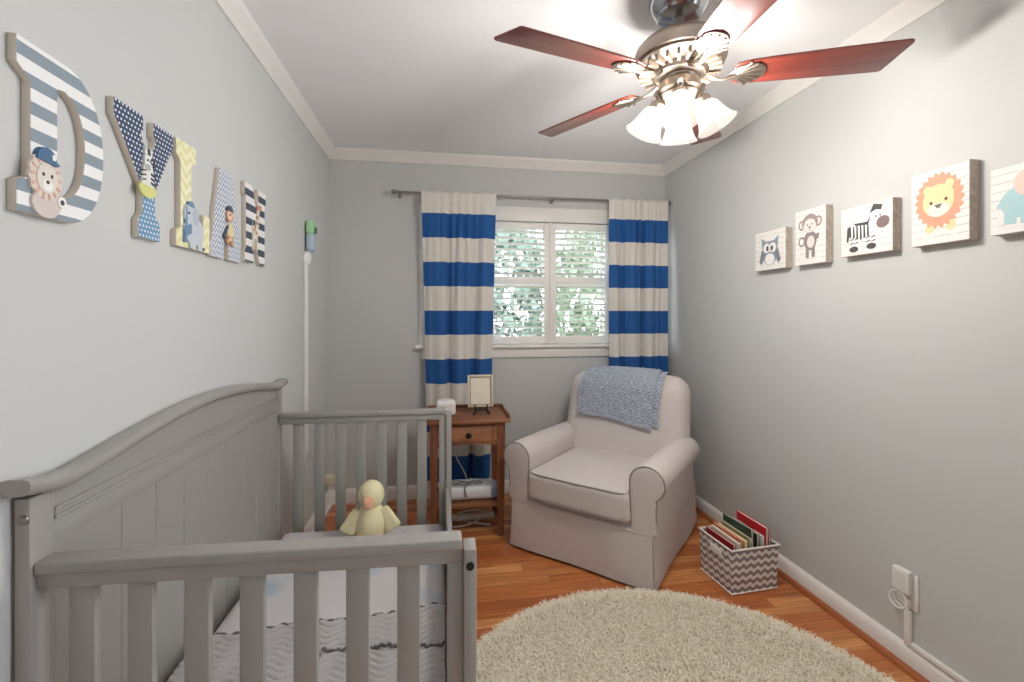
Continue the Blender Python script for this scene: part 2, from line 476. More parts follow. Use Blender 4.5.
# window: casing, sill, sashes, panes
win = bpy.data.objects.new('window_1', None); COL.objects.link(win); win['kind'] = 'structure'
win.location = ((WO[0]+WO[1])/2, YB, WO[2])
wx, wz = win.location.x, win.location.z
def wp(name, bm, mat, parent=None):
    o = obj(name, bm, mat, parent or win)
    if parent is None: o.matrix_local = T(-wx, -YB, -wz)
    return o
bm = nb(); box(bm, (WO[0]-.10, YB-.018, WO[3]), (WO[1]+.056, YB, WO[3]+.105), .004)
wp('head_casing', bm, M['trim'])
for x0, x1 in ((WO[0]-.10, WO[0]), (WO[1], WO[1]+.056)):
    bm = nb(); box(bm, (x0, YB-.018, WO[2]-.02), (x1, YB, WO[3]), .004); wp('side_casing', bm, M['trim'])
bm = nb(); box(bm, (WO[0]-.13, YB-.045, WO[2]-.024), (WO[1]+.058, YB+.03, WO[2]), .006, 3); wp('sill', bm, M['trim'])
bm = nb(); box(bm, (WO[0]-.09, YB-.016, WO[2]-.095), (WO[1]+.055, YB, WO[2]-.024), .004); wp('apron', bm, M['trim'])
xm = (WO[0]+WO[1])/2
bm = nb(); box(bm, (xm-.008, YB-.012, WO[2]), (xm+.008, YB+.05, WO[3]), .003); wp('mullion', bm, M['trim'])
for (x0, x1) in ((WO[0], xm), (xm, WO[1])):
    for (z0, z1, y) in ((WO[2], 1.55, YB+.075), (1.53, WO[3], YB+.10)):
        bm = nb(); s = .035
        box(bm, (x0, y, z0), (x0+s, y+.03, z1), .003); box(bm, (x1-s, y, z0), (x1, y+.03, z1), .003)
        box(bm, (x0+s, y, z0), (x1-s, y+.03, z0+s), .003); box(bm, (x0+s, y, z1-s), (x1-s, y+.03, z1), .003)
        xc = (x0+x1)/2
        box(bm, (xc-.009, y+.004, z0+s), (xc+.009, y+.026, z1-s), .002)
        sash = wp('sash', bm, M['shut'])
        bm = nb(); box(bm, (x0+s, y+.013, z0+s), (x1-s, y+.017, z1-s)); obj('pane', bm, M['glass'], sash)
def plain_window(name, width, height, m):
    """double-hung window: local x along the wall, y into the wall, z up from the sill"""
    w = bpy.data.objects.new(name, None); COL.objects.link(w); w['kind'] = 'structure'; w.matrix_world = m
    h2 = width/2
    for lo, hi in (((-h2-.08,-.018,height),(h2+.08,0,height+.09)), ((-h2-.08,-.018,-.02),(-h2,0,height)), ((h2,-.018,-.02),(h2+.08,0,height))):
        bm = nb(); box(bm, lo, hi, .004); obj('casing', bm, M['trim'], w)
    bm = nb(); box(bm, (-h2-.10,-.045,-.024), (h2+.10,.03,0), .005); obj('sill', bm, M['trim'], w)
    for z0, z1, y in ((0, height/2+.018, .04), (height/2-.018, height, .072)):
        bm = nb(); q = .035
        box(bm, (-h2,y,z0), (-h2+q,y+.03,z1), .003); box(bm, (h2-q,y,z0), (h2,y+.03,z1), .003)
        box(bm, (-h2+q,y,z0), (h2-q,y+.03,z0+q), .003); box(bm, (-h2+q,y,z1-q), (h2-q,y+.03,z1), .003)
        sash = obj('sash', bm, M['shut'], w)
        bm = nb(); box(bm, (-h2+q,y+.013,z0+q), (h2-q,y+.017,z1-q)); obj('pane', bm, M['glass'], sash)
plain_window('added_fill_window', W_FILL[1]-W_FILL[0], W_FILL[3]-W_FILL[2], T(XR, (W_FILL[0]+W_FILL[1])/2, W_FILL[2]) @ RZ(-PI/2))  # added out of view, only to light the room from the right
# ------------------------------------------------------------------ outside the window
bm = nb(); box(bm, (-14, YB+.6, -1.3), (16, YB+26, -1.2)); g = struct('lawn', bm, M['grass'])
def tree(loc, h, rad, n, mat, label, name='garden_tree', cat='tree'):
    t = thing(name, label, cat, loc)
    bm = nb(); tube(bm, [(0,0,0),(.05,.02,h*.35),(-.03,.05,h*.7),(0,0,h*.9)], [.10,.08,.05,.02], 10); obj('trunk', bm, M['bark'], t)
    bm = nb(); rnd = random.Random(int(h*100+n))
    for _ in range(n):
        a = rnd.uniform(0, 2*PI); u = rnd.uniform(-1, 1); rr = rad*rnd.uniform(.55, 1)**.6; s = math.sqrt(1-u*u)
        c = Vector((rr*s*math.cos(a), rr*s*math.sin(a), h*.62+rr*u*(h*.42/rad)))
        e = Euler((rnd.uniform(0,6), rnd.uniform(0,6), rnd.uniform(0,6))).to_matrix()
        L, w = rnd.uniform(.09,.19), rnd.uniform(.035,.07)
        q = [bm.verts.new(c + e @ Vector(p)) for p in ((-L,0,0),(0,-w,.01),(L,0,0),(0,w,.01))]
        bm.faces.new(q)
    o = obj('foliage', bm, mat, t, sharp=0)
    return t
tree((.75, 7.0, -1.2), 4.2, 1.0, 1700, M['leaf'], 'dark grey-green leafy tree seen through the left shutter panel')
tree((3.1, 7.5, -1.2), 4.5, 1.25, 1900, M['leaf2'], 'paler green leafy tree seen through the right shutter panel')

# ------------------------------------------------------------------ shutters
def make_shutter(x0, x1, label):
    w = x1-x0-.006; z0, z1 = WO[2]+.004, WO[3]-.004
    t = thing('shutter_panel', label, 'shutter', ((x0+x1)/2, YB+.012, z0), 0, 'white louvred shutters in the window')
    h = z1-z0; st = .042; D = .014
    bm = nb()
    for s in (-1, 1): box(bm, (s*w/2-(st if s > 0 else 0), -D, 0), (s*w/2+(0 if s > 0 else st), D, h), .003)
    mz = 1.555-z0
    for a, b in ((0, .055), (mz-.028, mz+.028), (h-.05, h)): box(bm, (-w/2+st, -D+.002, a), (w/2-st, D-.002, b), .002)
    obj('shutter_frame', bm, M['shut'], t)
    me = None
    for a, b in ((.055, mz-.028), (mz+.028, h-.05)):
        n = round((b-a)/.045); p = (b-a)/n
        for k in range(n):
            if me is None:
                bm = nb(); prism(bm, oval(0, 0, .026, .0045, 16), -w/2+st, w/2-st, RY(PI/2) @ RZ(PI/2))
                o = obj('louver', bm, M['shut'], t); me = o.data
            else:
                o = bpy.data.objects.new('louver', me); COL.objects.link(o); o.parent = t
            o.matrix_local = T(0, 0, a+p*(k+.5)) @ RX(R(-14))
    bm = nb(); lathe(bm, [(0,-.022),(.006,-.021),(.008,-.016),(.004,-.010),(.004,.0),(0,0)], 14, T(w/2-st-.012, -D-.0, mz-.20) @ RX(-PI/2))
    obj('shutter_knob', bm, M['rod'], t)
    return t
SH = ((-.05,.335,'white louvred shutter panel hidden behind the left striped curtain'), (.335,.80,'left of the two white louvred shutter panels in view, beside the left curtain'),
      (.80,1.265,'right of the two white louvred shutter panels in view, beside the right curtain'), (1.265,1.65,'white louvred shutter panel hidden behind the right striped curtain'))
for a in SH[1:3]: make_shutter(*a)

# ------------------------------------------------------------------ curtain rod and curtains
YR, ZR = YB-.088, 2.143
t = thing('curtain_rod', 'slim grey metal curtain rod across the top of the window', 'curtain rod', (.70, YR, ZR))
bm = nb(); tube(bm, [(-1.005,0,0),(.972,0,0)], .0085, 14); obj('rod', bm, M['rod'], t)
for x, s in ((-1.005, -1), (.972, 1)):
    bm = nb(); lathe(bm, [(0,0),(.013,0),(.015,.008),(.015,.024),(.012,.030),(0,.030)], 18, T(x, 0, 0) @ RY(s*PI/2)); obj('finial', bm, M['rod'], t)
for x in (-.985, .105, .955):
    bm = nb(); box(bm, (x-.007, -.006, -.016), (x+.007, .084, -.008), .002); box(bm, (x-.010, .076, -.022), (x+.010, .088, .022), .002)
    tube(bm, [(x-.007, 0, -.0),(x+.007,0,-.0)], .0125, 12); obj('bracket', bm, M['rod'], t)
def curtain(x0, x1, xb0, xb1, ztop, zbot, seed, label, ph):
    rnd = random.Random(seed); NX, NZ = 150, 70
    fine = [(rnd.uniform(20, 46), rnd.uniform(0, 6.28), rnd.uniform(.4, 1)) for _ in range(4)]
    bm = nb(); G = []
    for j in range(NZ+1):
        v = j/NZ; z = ztop + (zbot-ztop)*v; row = []
        for i in range(NX+1):
            u = i/NX
            top = math.exp(-v*9)
            low = min(1, v*2.2)
            a = .026*math.sin(2*PI*(u*3.1+ph)) + .013*math.sin(2*PI*(u*5.3+ph*2+.3*v))
            gath = math.exp(-((u-.48)/.26)**2)
            y = a*(.25+.75*low) + top*.009*sum(k*math.sin(f*2*u+p) for f, p, k in fine)*(.3+gath)
            y += .020*math.sin(2*PI*(u*9+.2*math.sin(3*v)))*gath*math.exp(-v*2.2)
            x = (x0+(x1-x0)*u)*(1-v) + (xb0+(xb1-xb0)*u)*v
            x += .006*math.sin(2*PI*(u*3.1+ph)+1.5)*low
            zz = z + (.004*math.sin(2*PI*(u*5+ph)) if j == 0 else 0) + (.012*math.sin(2*PI*(u*1.3+ph)) if j == NZ else 0)
            lo_y = YR - .018 if v < .04 else -9
            yy = YR-.012+y
            yy = min(yy, YB-.028)
            kk = max(0, min(1, (v-.03)/.09)); yy = (YR-.017+y*.16)*(1-kk) + yy*kk
            row.append(bm.verts.new((x, yy, zz)))
        G.append(row)
    for j in range(NZ):
        for i in range(NX): bm.faces.new((G[j][i], G[j+1][i], G[j+1][i+1], G[j][i+1]))
    o = obj('curtain', bm, M['curtain'], sharp=0)
    md = o.modifiers.new('thick', 'SOLIDIFY'); md.thickness = .003; md.offset = -1
    tag(o, label, 'curtain', 'blue and white striped curtains')
    return o
curtain(-.135, .385, -.095, .335, 2.155, .10, 3, 'blue and white striped curtain hanging behind the wooden side table', .1)
curtain(1.215, 1.680, 1.238, 1.665, 2.155, .10, 5, 'blue and white striped curtain hanging in the corner behind the armchair', .55)

# ------------------------------------------------------------------ wall letters (local x along the wall, y up, z out of the wall)
LW = Matrix(((0,0,1,XL),(1,0,0,0),(0,1,0,0),(0,0,0,1)))      # local x -> +y, y -> +z, z -> +x
def letter(name, y, z, loops, front, label, holes=()):
    me = loops_mesh([loops]+list(holes), .016, .0012, name); front_index(me, .016)
    t = link_mesh(name, me, [M['letter_edge'], front])
    t.matrix_world = LW.copy(); t.location = (XL+.001, y, z)
    tag(t, label, 'wall letter', 'painted wooden wall letters')
    return t
def bez(p0, p1, p2, p3, n=14):
    return [tuple((1-t)**3*a+3*(1-t)**2*t*b+3*(1-t)*t*t*c+t**3*d for a, b, c, d in zip(p0, p1, p2, p3)) for t in [k/n for k in range(n+1)]]
H = .31
D_out = [(0,0),(.105,0)] + bez((.115,0),(.178,.006),(.212,.075),(.212,.155)) + bez((.212,.155),(.212,.235),(.178,.305),(.112,.31))[1:] + [(0,.31),(0,.262),(.026,.243),(.028,.235),(.028,.075),(.026,.067),(0,.056)]
D_hole = [(.088,.05)] + bez((.105,.047),(.145,.06),(.158,.105),(.158,.155)) + bez((.158,.155),(.158,.205),(.145,.25),(.105,.262))[1:] + [(.088,.258)]
letD = letter('wall_letter', .938, 1.487, [(x, y*1.02) for x, y in D_out], M['d_front'], 'wooden letter D with grey and white stripes and a baby lion in a blue cap', [D_hole])
Y_out = [(.088,0),(.178,0),(.178,.045),(.160,.062),(.157,.072),(.157,.125),(.232,.262),(.240,.268),(.240,.31),(.150,.31),(.150,.272),(.160,.262),(.130,.200),(.098,.262),(.108,.272),(.108,.31),(0,.31),(0,.268),(.010,.260),(.105,.125),(.105,.072),(.102,.062),(.088,.048)]
letY = letter('wall_letter', 1.182, 1.496, [(x*.985, y) for x, y in Y_out], M['y_front'], 'wooden letter Y with navy and light blue polka dots')
L_out = [(0,0),(.190,0),(.190,.118),(.150,.118),(.150,.085),(.145,.075),(.090,.060),(.080,.070),(.080,.245),(.083,.252),(.105,.265),(.105,.31),(0,.31),(0,.265),(.020,.252),(.022,.245),(.022,.062),(.020,.055),(0,.045)]
letL = letter('wall_letter', 1.434, 1.500, L_out, M['l_front'], 'wooden letter L with pale yellow chevrons and an elephant')
A_out = [(.066,.31),(.150,.31),(.226,.055),(.232,.045),(.232,0),(.130,0),(.130,.045),(.138,.058),(.128,.085),(.098,.085),(.090,.058),(.096,.045),(.096,0),(0,0),(0,.045),(.008,.055)]
A_hole = [(.104,.130),(.122,.130),(.113,.180)]
letA = letter('wall_letter', 1.628, 1.495, A_out, M['a_front'], 'wooden letter A with a fine blue and white pattern and a monkey', [A_hole])
N_out = [(0,0),(.088,0),(.088,.045),(.078,.055),(.078,.175),(.160,0),(.218,0),(.218,.255),(.232,.265),(.232,.31),(.142,.31),(.142,.265),(.152,.255),(.152,.150),(.078,.31),(0,.31),(0,.265),(.012,.255),(.012,.055),(0,.045)]
letN = letter('wall_letter', 1.894, 1.508, [(x*.92, y) for x, y in N_out], M['n_front'], 'wooden letter N with charcoal and white stripes and a giraffe')
def layers(name, parent, ls, mats, z0=.0, thick=.0012, step=.0005, m=None):
    """flat cut paper layers, each a prism (points, material index, optional level)"""
    bm = nb()
    for k, l in enumerate(ls):
        lv = l[2] if len(l) > 2 else k
        prism(bm, l[0], z0, z0+thick+step*(lv+.12*k), I4, l[1])
    o = obj(name, bm, [colour(c) for c in mats], parent, sharp=30, m=m)
    return o
def spiky(cx, cy, rx, ry, n, dep, rot=0):
    out = []
    for k in range(n*3):
        a = 2*PI*k/(n*3)+rot; s = (1.0, 1.06, 1-dep)[k % 3]
        out.append((cx+rx*s*math.cos(a), cy+ry*s*math.sin(a)))
    return out
# cut-outs glued on the letters
zf = .0162
layers('animal_cutout', letD, [(oval(.085,.030,.040,.030),4,0),(spiky(.083,.088,.047,.052,14,.06),0,1),
    *[([(.083+.030*math.cos(a)-.003*math.sin(a), .088+.034*math.sin(a)+.003*math.cos(a)), (.083+.044*math.cos(a)-.003*math.sin(a), .088+.049*math.sin(a)+.003*math.cos(a)), (.083+.044*math.cos(a)+.003*math.sin(a), .088+.049*math.sin(a)-.003*math.cos(a)), (.083+.030*math.cos(a)+.003*math.sin(a), .088+.034*math.sin(a)-.003*math.cos(a))],5,2) for a in [2*PI*k/14 for k in range(14)]],
    (oval(.083,.085,.029,.033),1,3),(oval(.083,.070,.015,.013),2,4),(oval(.083,.077,.005,.004),6,5),(oval(.071,.092,.003,.004),6,5),(oval(.095,.092,.003,.004),6,5),
    (bez((.052,.122),(.052,.160),(.105,.160),(.108,.126))+[(.118,.121),(.110,.117)],3,6),([(.094,.128),(.104,.128),(.104,.140),(.094,.140)],2,7),(oval(.128,.042,.013,.013),2,1),(oval(.128,.042,.006,.006),6,2)],
    ['#dccfc4','#e0d8d0','#f0edea','#4a6d90','#d3c8c2','#d9b3a4','#4b4848'], zf, .005, m=T(-.010,-.002,0) @ Matrix.Diagonal((.78,.88,1,1)))
layers('animal_cutout', letY, [(oval(.130,.100,.040,.033),0,0),([(.100,.115),(.160,.115),(.158,.165),(.140,.225),(.118,.225),(.104,.165)],1,1),(oval(.130,.214,.020,.034),1,2),(oval(.126,.188,.013,.013),3,3),
    ([(.112,.240),(.118,.272),(.126,.243)],1,2),([(.134,.243),(.146,.270),(.148,.238)],1,2),*[([(.140,z),(.160,z-.006),(.160,z+.004),(.142,z+.009)],2,3) for z in (.126,.144,.162,.205,.222)],
    *[([(.102,z),(.116,z+.004),(.115,z+.010),(.103,z+.006)],2,3) for z in (.130,.148,.166)],([(.122,.238),(.130,.262),(.137,.238)],2,4),(oval(.124,.216,.003,.004),2,4),(oval(.137,.216,.003,.004),2,4)],
    ['#d7d88a','#e4e4df','#44474d','#b5b3ae'], zf, .005, m=T(.008,.062,0) @ Matrix.Diagonal((.84,.64,1,1)))
layers('animal_cutout', letL, [(oval(.085,.055,.055,.043),0,0),(oval(.060,.100,.030,.032),0,1),(oval(.092,.100,.018,.026),1,2),([(.030,.015),(.038,.120),(.046,.120),(.044,.015)],2,1),([(.030,.06),(.066,.075),(.068,.045),(.032,.030)],2,2),
    (bez((.045,.126),(.050,.148),(.080,.145),(.082,.124)),2,3),([(.060,.0),(.085,0),(.085,.03),(.060,.03)],0,1),([(.105,0),(.130,0),(.130,.03),(.105,.03)],0,1),(oval(.052,.104,.003,.004),3,4),([(.126,.008),(.140,.002),(.142,.012)],3,2)],
    ['#c6ccd3','#b4bdc8','#6f8fae','#3b3f48'], zf, .006)
layers('animal_cutout', letA, [(oval(.135,.100,.024,.032),0,0),(oval(.128,.160,.025,.024),1,1),(oval(.122,.156,.017,.016),2,2),(oval(.150,.162,.008,.009),2,2),(bez((.104,.172),(.110,.200),(.145,.200),(.150,.174)),3,3),
    ([(.112,.055),(.130,.08),(.122,.09),(.100,.065)],1,1),([(.135,.055),(.155,.05),(.152,.085),(.138,.085)],1,1),([(.085,.07),(.118,.115),(.112,.122),(.080,.082)],3,0),(oval(.117,.160,.002,.003),3,4),(oval(.127,.160,.002,.003),3,4)],
    ['#e3d3a9','#c99a7c','#edc9ae','#4e5666'], zf, .006)
layers('animal_cutout', letN, [([(.066,.10),(.108,.10),(.112,.15),(.064,.15)],0,0),([(.092,.14),(.112,.14),(.128,.225),(.114,.228)],0,1),(oval(.128,.232,.020,.013,rot=.3),1,2),([(.112,.240),(.112,.262),(.120,.243)],0,1),
    ([(.066,.055),(.076,.055),(.076,.11),(.066,.11)],0,1),([(.098,.055),(.108,.055),(.108,.11),(.098,.11)],0,1),*[(oval(x,z,.006,.007),2,3) for x,z in ((.075,.135),(.092,.125),(.104,.165),(.110,.19),(.084,.148))],(oval(.130,.238,.002,.003),3,4)],
    ['#e7dccb','#d8a08a','#b98d78','#3b3838'], zf, .006)

# ------------------------------------------------------------------ nursery plaques on the right wall
RW = Matrix(((0,0,-1,XR),(-1,0,0,0),(0,1,0,0),(0,0,0,1)))    # local x -> -y, y -> up, z -> into the room
def picture(yc, z0, w, h, label):
    bm = nb(); box(bm, (-w/2, 0, 0), (w/2, h, .038), .0012, 1)
    bmesh.ops.recalc_face_normals(bm, faces=bm.faces)
    for f in bm.faces: f.material_index = 1 if f.calc_center_median().z > .0375 else 0
    o = obj('animal_plaque', bm, [M['plaque_wood'], M['planks']])
    o.matrix_world = RW @ Matrix.Scale(.983, 4); o.location = (XR-.001, yc*.983, 1.30+(z0-1.30)*.983)
    return tag(o, label, 'picture', 'animal plaques on the right wall')
zp = .0382
p = picture(2.145, 1.537, .222, .205, 'small square plaque with a grey owl, nearest the curtain')
layers('animal_print', p, [(oval(0,.085,.055,.062),0,0),([(-.055,.10),(-.062,.172),(-.030,.150),(.030,.150),(.062,.172),(.055,.10)],0,1),([(-.060,.105),(-.078,.045),(-.058,.030),(-.035,.085)],1,2),([(.060,.105),(.078,.045),(.058,.030),(.035,.085)],1,2),
    (oval(0,.055,.034,.030),2,3),(oval(-.022,.115,.024,.025),2,4),(oval(.022,.115,.024,.025),2,4),(oval(-.016,.112,.009,.014),3,5),(oval(.016,.112,.009,.014),3,5),([(-.007,.098),(.007,.098),(0,.086)],4,6)],
    ['#8b939b','#767e87','#e6e5e2','#4a4d52','#b9aa92'], zp, .0003, .0002)
p = picture(1.883, 1.537, .178, .259, 'tall narrow plaque with a brown monkey, between owl and zebra')
layers('animal_print', p, [(oval(-.048,.188,.020,.024),0,0),(oval(.048,.194,.020,.024),0,0),(oval(-.048,.188,.012,.015),1,1),(oval(.048,.194,.012,.015),1,1),(oval(0,.192,.046,.042),0,2),(oval(0,.176,.037,.028),1,3),(oval(0,.194,.030,.018),1,3),
    (oval(.002,.110,.036,.046),2,2),(oval(.006,.104,.022,.028),3,4),(oval(-.048,.110,.020,.024),2,0),(oval(-.048,.110,.012,.015),4,1),([(-.024,.075),(-.006,.075),(-.006,.030),(-.024,.030)],2,1),([(.010,.075),(.028,.075),(.028,.032),(.010,.032)],2,1),
    ([(.020,.135),(.052,.140),(.050,.115),(.028,.108)],2,3),(oval(-.012,.184,.003,.004),5,5),(oval(.013,.186,.003,.004),5,5),(oval(0,.172,.006,.004),5,5),([(-.012,.162),(0,.158),(.012,.162),(0,.160)],5,5)],
    ['#a08f8b','#e3dad3','#8d8380','#dcd5ce','#eeeae5','#4a4241'], zp, .0003, .0002)
p = picture(1.602, 1.547, .226, .203, 'wide plaque with a striped zebra in profile')
legs = [(-.062,.022),(-.040,.022),(.012,.026),(.034,.028)]
layers('animal_print', p, [(oval(-.022,.095,.058,.040),0,0),*[([(x-.010,.085),(x+.010,.085),(x+.009,z+.006),(x-.009,z+.006)],0,1) for x, z in legs],([(.015,.085),(.030,.180),(.070,.150),(.040,.085)],0,1),(oval(.050,.142,.030,.026,rot=-.5),0,2),
    (oval(.074,.118,.027,.023,rot=.35),1,3),*[([(x-.004,.062+abs(x+.02)*.3),(x+.005,.062+abs(x+.02)*.3),(x+.002,.118),(x-.004,.130-abs(x+.02)*.2)],2,3) for x in (-.068,-.052,-.036,-.020,-.004,.012)],
    ([(-.086,.060),(-.078,.058),(-.066,.125),(-.082,.118)],2,2),([(-.050,.132),(.010,.130),(.022,.150),(.012,.118),(-.045,.122)],2,4),([(.020,.162),(.036,.196),(.072,.186),(.066,.166),(.046,.172)],2,4),([(.040,.150),(.050,.168),(.054,.150)],0,5),
    *[([(x-.009,z),(x+.009,z+.005),(x+.008,z+.010),(x-.008,z+.004)],2,3) for x in (-.062,-.040,.012,.034) for z in (.046,.062)],(oval(-.052,.026,.020,.012),2,4),(oval(.026,.030,.020,.012),2,4),(oval(.046,.144,.003,.004),2,5),(oval(.064,.146,.003,.004),2,5)],
    ['#f3f1ee','#82706f','#4e4c4d'], zp, .0003, .0002)
p = picture(1.327, 1.547, .186, .262, 'large plaque with an orange maned lion, between zebra and elephant')
layers('animal_print', p, [(oval(-.030,.056,.014,.018),1,0),(oval(.038,.060,.015,.019),1,0),(spiky(0,.150,.076,.093,22,.08,.2),0,1),(oval(-.036,.190,.014,.016),1,2),(oval(.034,.200,.014,.016),1,2),(oval(0,.165,.048,.040),1,2),
    (oval(-.002,.145,.050,.052),1,3),(oval(-.002,.118,.036,.024),2,4),([(-.014,.136),(.012,.138),(.004,.122),(-.004,.122)],3,5),(oval(-.024,.144,.005,.006),4,5),(oval(.024,.150,.005,.006),4,5),([(-.002,.124),(.001,.124),(.012,.110),(-.012,.108)],2,6)],
    ['#e8a083','#f0d3a2','#f3e6d6','#7a6a60','#5b4a42'], zp, .0003, .0002)
p = picture(1.082, 1.547, .192, .205, 'plaque with a pale blue elephant, cut by the picture edge')
layers('animal_print', p, [(oval(-.005,.092,.066,.050),0,0),*[([(x,.028),(x+.030,.028),(x+.030,.085),(x,.085)],0,1) for x in (-.060,-.020,.022)],(oval(.036,.140,.046,.044),0,2),(oval(-.006,.146,.030,.038),1,3),(bez((.060,.15),(.095,.13),(.088,.06),(.072,.05))+[(.062,.06),(.066,.09),(.050,.11)],0,1),
    ([(-.064,.11),(-.080,.085),(-.074,.080),(-.058,.098)],0,1),(oval(.052,.148,.004,.005),2,4)], ['#a9cbcf','#ecc9bd','#4a5052'], zp, .0003, .0002)

# ------------------------------------------------------------------ baby monitor with its cable cover, left wall
t = thing('baby_monitor', 'green and blue baby monitor mounted high on the left wall above a white strip', 'baby monitor', (XL, 2.745, 1.625))
bm = nb(); lathe(bm, [(0,.030),(.022,.029),(.036,.022),(.040,.010),(.040,.001),(0,.001)], 24, RY(PI/2)); obj('mount', bm, M['white_plastic'], t)
bm = nb(); rbox(bm, (.022,.032,.052), .018, 4, m=T(.030,.005,.088)); obj('body', bm, colour('#aebfce', .5), t)
bm = nb(); rbox(bm, (.024,.034,.040), .020, 4, m=T(.030,.005,.175)); cap = obj('cap', bm, colour('#a4d3a4', .6), t)
for y in (-.012, .018):
    bm = nb(); ell(bm, (.054, y+.003, .160), (.004,.006,.022)); obj('slot', bm, M['dark'], cap)
bm = nb(); box(bm, (XL+.001, 2.715, .52), (XL+.017, 2.747, 1.608), .004); o = obj('cable_cover', bm, M['white_plastic'])
tag(o, 'tall white cable strip running down the left wall behind the crib', 'cable cover')
bm = nb(); tube(bm, smooth_path([(XL+.010,2.712,.525),(XL+.012,2.705,.46),(XL+.012,2.73,.40)]), .004, 8); o = obj('cable_end', bm, M['white_plastic'])
tag(o, 'short white cable hanging out of the tall wall strip', 'cable')
t = thing('wall_outlet', 'white wall outlet low on the left wall near the back corner', 'outlet', (XL, 3.14, .27))
bm = nb(); box(bm, (.001,-.035,-.058), (.007,.035,.058), .002); obj('cover_plate', bm, M['white_plastic'], t)
for z in (-.022, .022):
    bm = nb(); prism(bm, oval(0, z, .015, .014), .006, .0085, Matrix(((0,0,1,0),(1,0,0,0),(0,1,0,0),(0,0,0,1)))); obj('socket', bm, colour('#d8d4cf'), t)
t = thing('night_light', 'beige plug-in night light in the left wall outlet', 'night light', (XL+.0095, 3.14, .235))
bm = nb(); rbox(bm, (.030,.026,.038), .022, 4, m=T(.030,0,-.018)); obj('housing', bm, colour('#d6cdb0', .5), t)
bm = nb(); rbox(bm, (.012,.022,.028), .010, 4, m=T(.066,0,-.014)); obj('lens', bm, colour('#e5dfc6', .3), t)

# ------------------------------------------------------------------ outlet, adapter and cable covers on the right wall
t = thing('wall_outlet', 'white wall outlet low on the right wall behind a plugged adapter', 'outlet', (XR, 1.437, .285))
bm = nb(); box(bm, (-.007,-.038,-.065), (-.001,.038,.065), .002); obj('cover_plate', bm, M['white_plastic'], t)
for z in (-.022, .022):
    bm = nb(); prism(bm, oval(0, z, .015, .014), .006, .0085, Matrix(((0,0,-1,0),(-1,0,0,0),(0,1,0,0),(0,0,0,1)))); obj('socket', bm, colour('#d8d4cf'), t)
t = thing('plug_adapter', 'white square plug adapter in the right wall outlet', 'adapter', (XR-.0095, 1.442, .322))
bm = nb(); box(bm, (-.024,-.030,-.043), (0,.030,.040), .004, 3); obj('adapter_body', bm, M['white_plastic'], t)
bm = nb(); box(bm, (-.0245,-.022,-.032), (-.0235,.022,.030), .0005, 1); obj('face_panel', bm, colour('#e3e0de', .3), t)
bm = nb(); c = [(XR-.016,1.437,.272)] + [(XR-.022-.010*math.sin(a*.5), 1.452+.032*math.sin(a), .242+.028*math.cos(a)) for a in [k*PI/8 for k in range(0, 30)]] + [(XR-.012,1.432,.20)]
tube(bm, smooth_path(c, 3), .0035, 8); o = obj('coiled_cable', bm, M['white_plastic']); tag(o, 'coiled white power cord under the plug adapter', 'cord')
bm = nb(); box(bm, (XR-.016,1.420,.084), (XR-.001,1.444,.212), .004); o = obj('cable_cover', bm, M['white_plastic']); tag(o, 'short upright white cable strip below the right wall outlet', 'cable cover')
bm = nb(); box(bm, (XR-.018,-.6,.084), (XR-.001,1.418,.104), .004); o = obj('cable_cover', bm, M['white_plastic']); tag(o, 'long white cable strip lying along the top of the right baseboard', 'cable cover')

# ------------------------------------------------------------------ crib
RC = Vector((-.34, 1.58, 0))
crib = thing('crib', 'grey wooden crib with an arched headboard and slatted ends', 'crib', RC)
CM = T(-RC.x, -RC.y, 0)
def cp(name, bm, mat=None, parent=None, **kw):
    bm.transform(CM)
    return obj(name, bm, mat or M['crib'], parent or crib, **kw)
HX0, HX1 = -.758, -.733
Y0, Y1 = .945, 2.268
def zarch(y):
    if y <= 1.03: return .994 + .020*((1.03-y)/.122)**1.6
    if y >= 2.20: return .994 + .008*((y-2.20)/.084)**1.6
    return .994 + .057*(.5 - .5*math.cos(2*PI*(y-1.03)/1.17))**.55
hb = nb()                                              # plank panel of the headboard
ed = [1.004,1.194,1.324,1.456,1.586,1.719,1.850,1.980,2.108,2.214]
for a, b in zip(ed, ed[1:]): box(hb, (HX0+.006, a+.0004, .20), (HX1-.006, b-.0004, .862), .0016, 1)
head = cp('headboard_planks', hb)
for a, b in ((Y0+.045, 1.004), (2.214, Y1-.045)):
    bm = nb(); box(bm, (HX0+.004, a, .18), (HX1-.004, b, .968), .003); cp('headboard_stile', bm)
bm = nb(); box(bm, (HX0+.004, 1.004, .857), (HX1-.005, 2.214, .904), .003)
box(bm, (HX0+.004, 1.004, .904), (HX1-.0005, 2.214, .912), .0028, 3); box(bm, (HX0+.004, 1.004, .912), (HX1-.003, 2.214, .921), .002, 2); box(bm, (HX0+.004, 1.004, .921), (HX1-.0005, 2.214, .929), .0028, 3)
cp('headboard_rail', bm)
ys = [1.004 + (2.214-1.004)*k/60 for k in range(61)]
bm = nb(); prism(bm, [(ys[0], .929)] + [(ys[-1], .929)] + [(y, zarch(y)-.024) for y in ys[::-1]], HX0+.006, HX1-.008, Matrix(((0,0,1,0),(1,0,0,0),(0,1,0,0),(0,0,0,1))))
cp('arched_board', bm)
bm = nb(); box(bm, (HX0+.004, Y0+.045, .15), (HX1-.004, Y1-.045, .215), .003); cp('headboard_bottom_rail', bm)
bm = nb()                                              # moulded cap along the arch
prof = [(-.757,-.026),(-.761,-.020),(-.762,-.010),(-.759,-.003),(-.752,0),(-.724,.0),(-.716,-.003),(-.712,-.010),(-.713,-.019),(-.717,-.026),(-.726,-.030),(-.748,-.030)]
rings = []
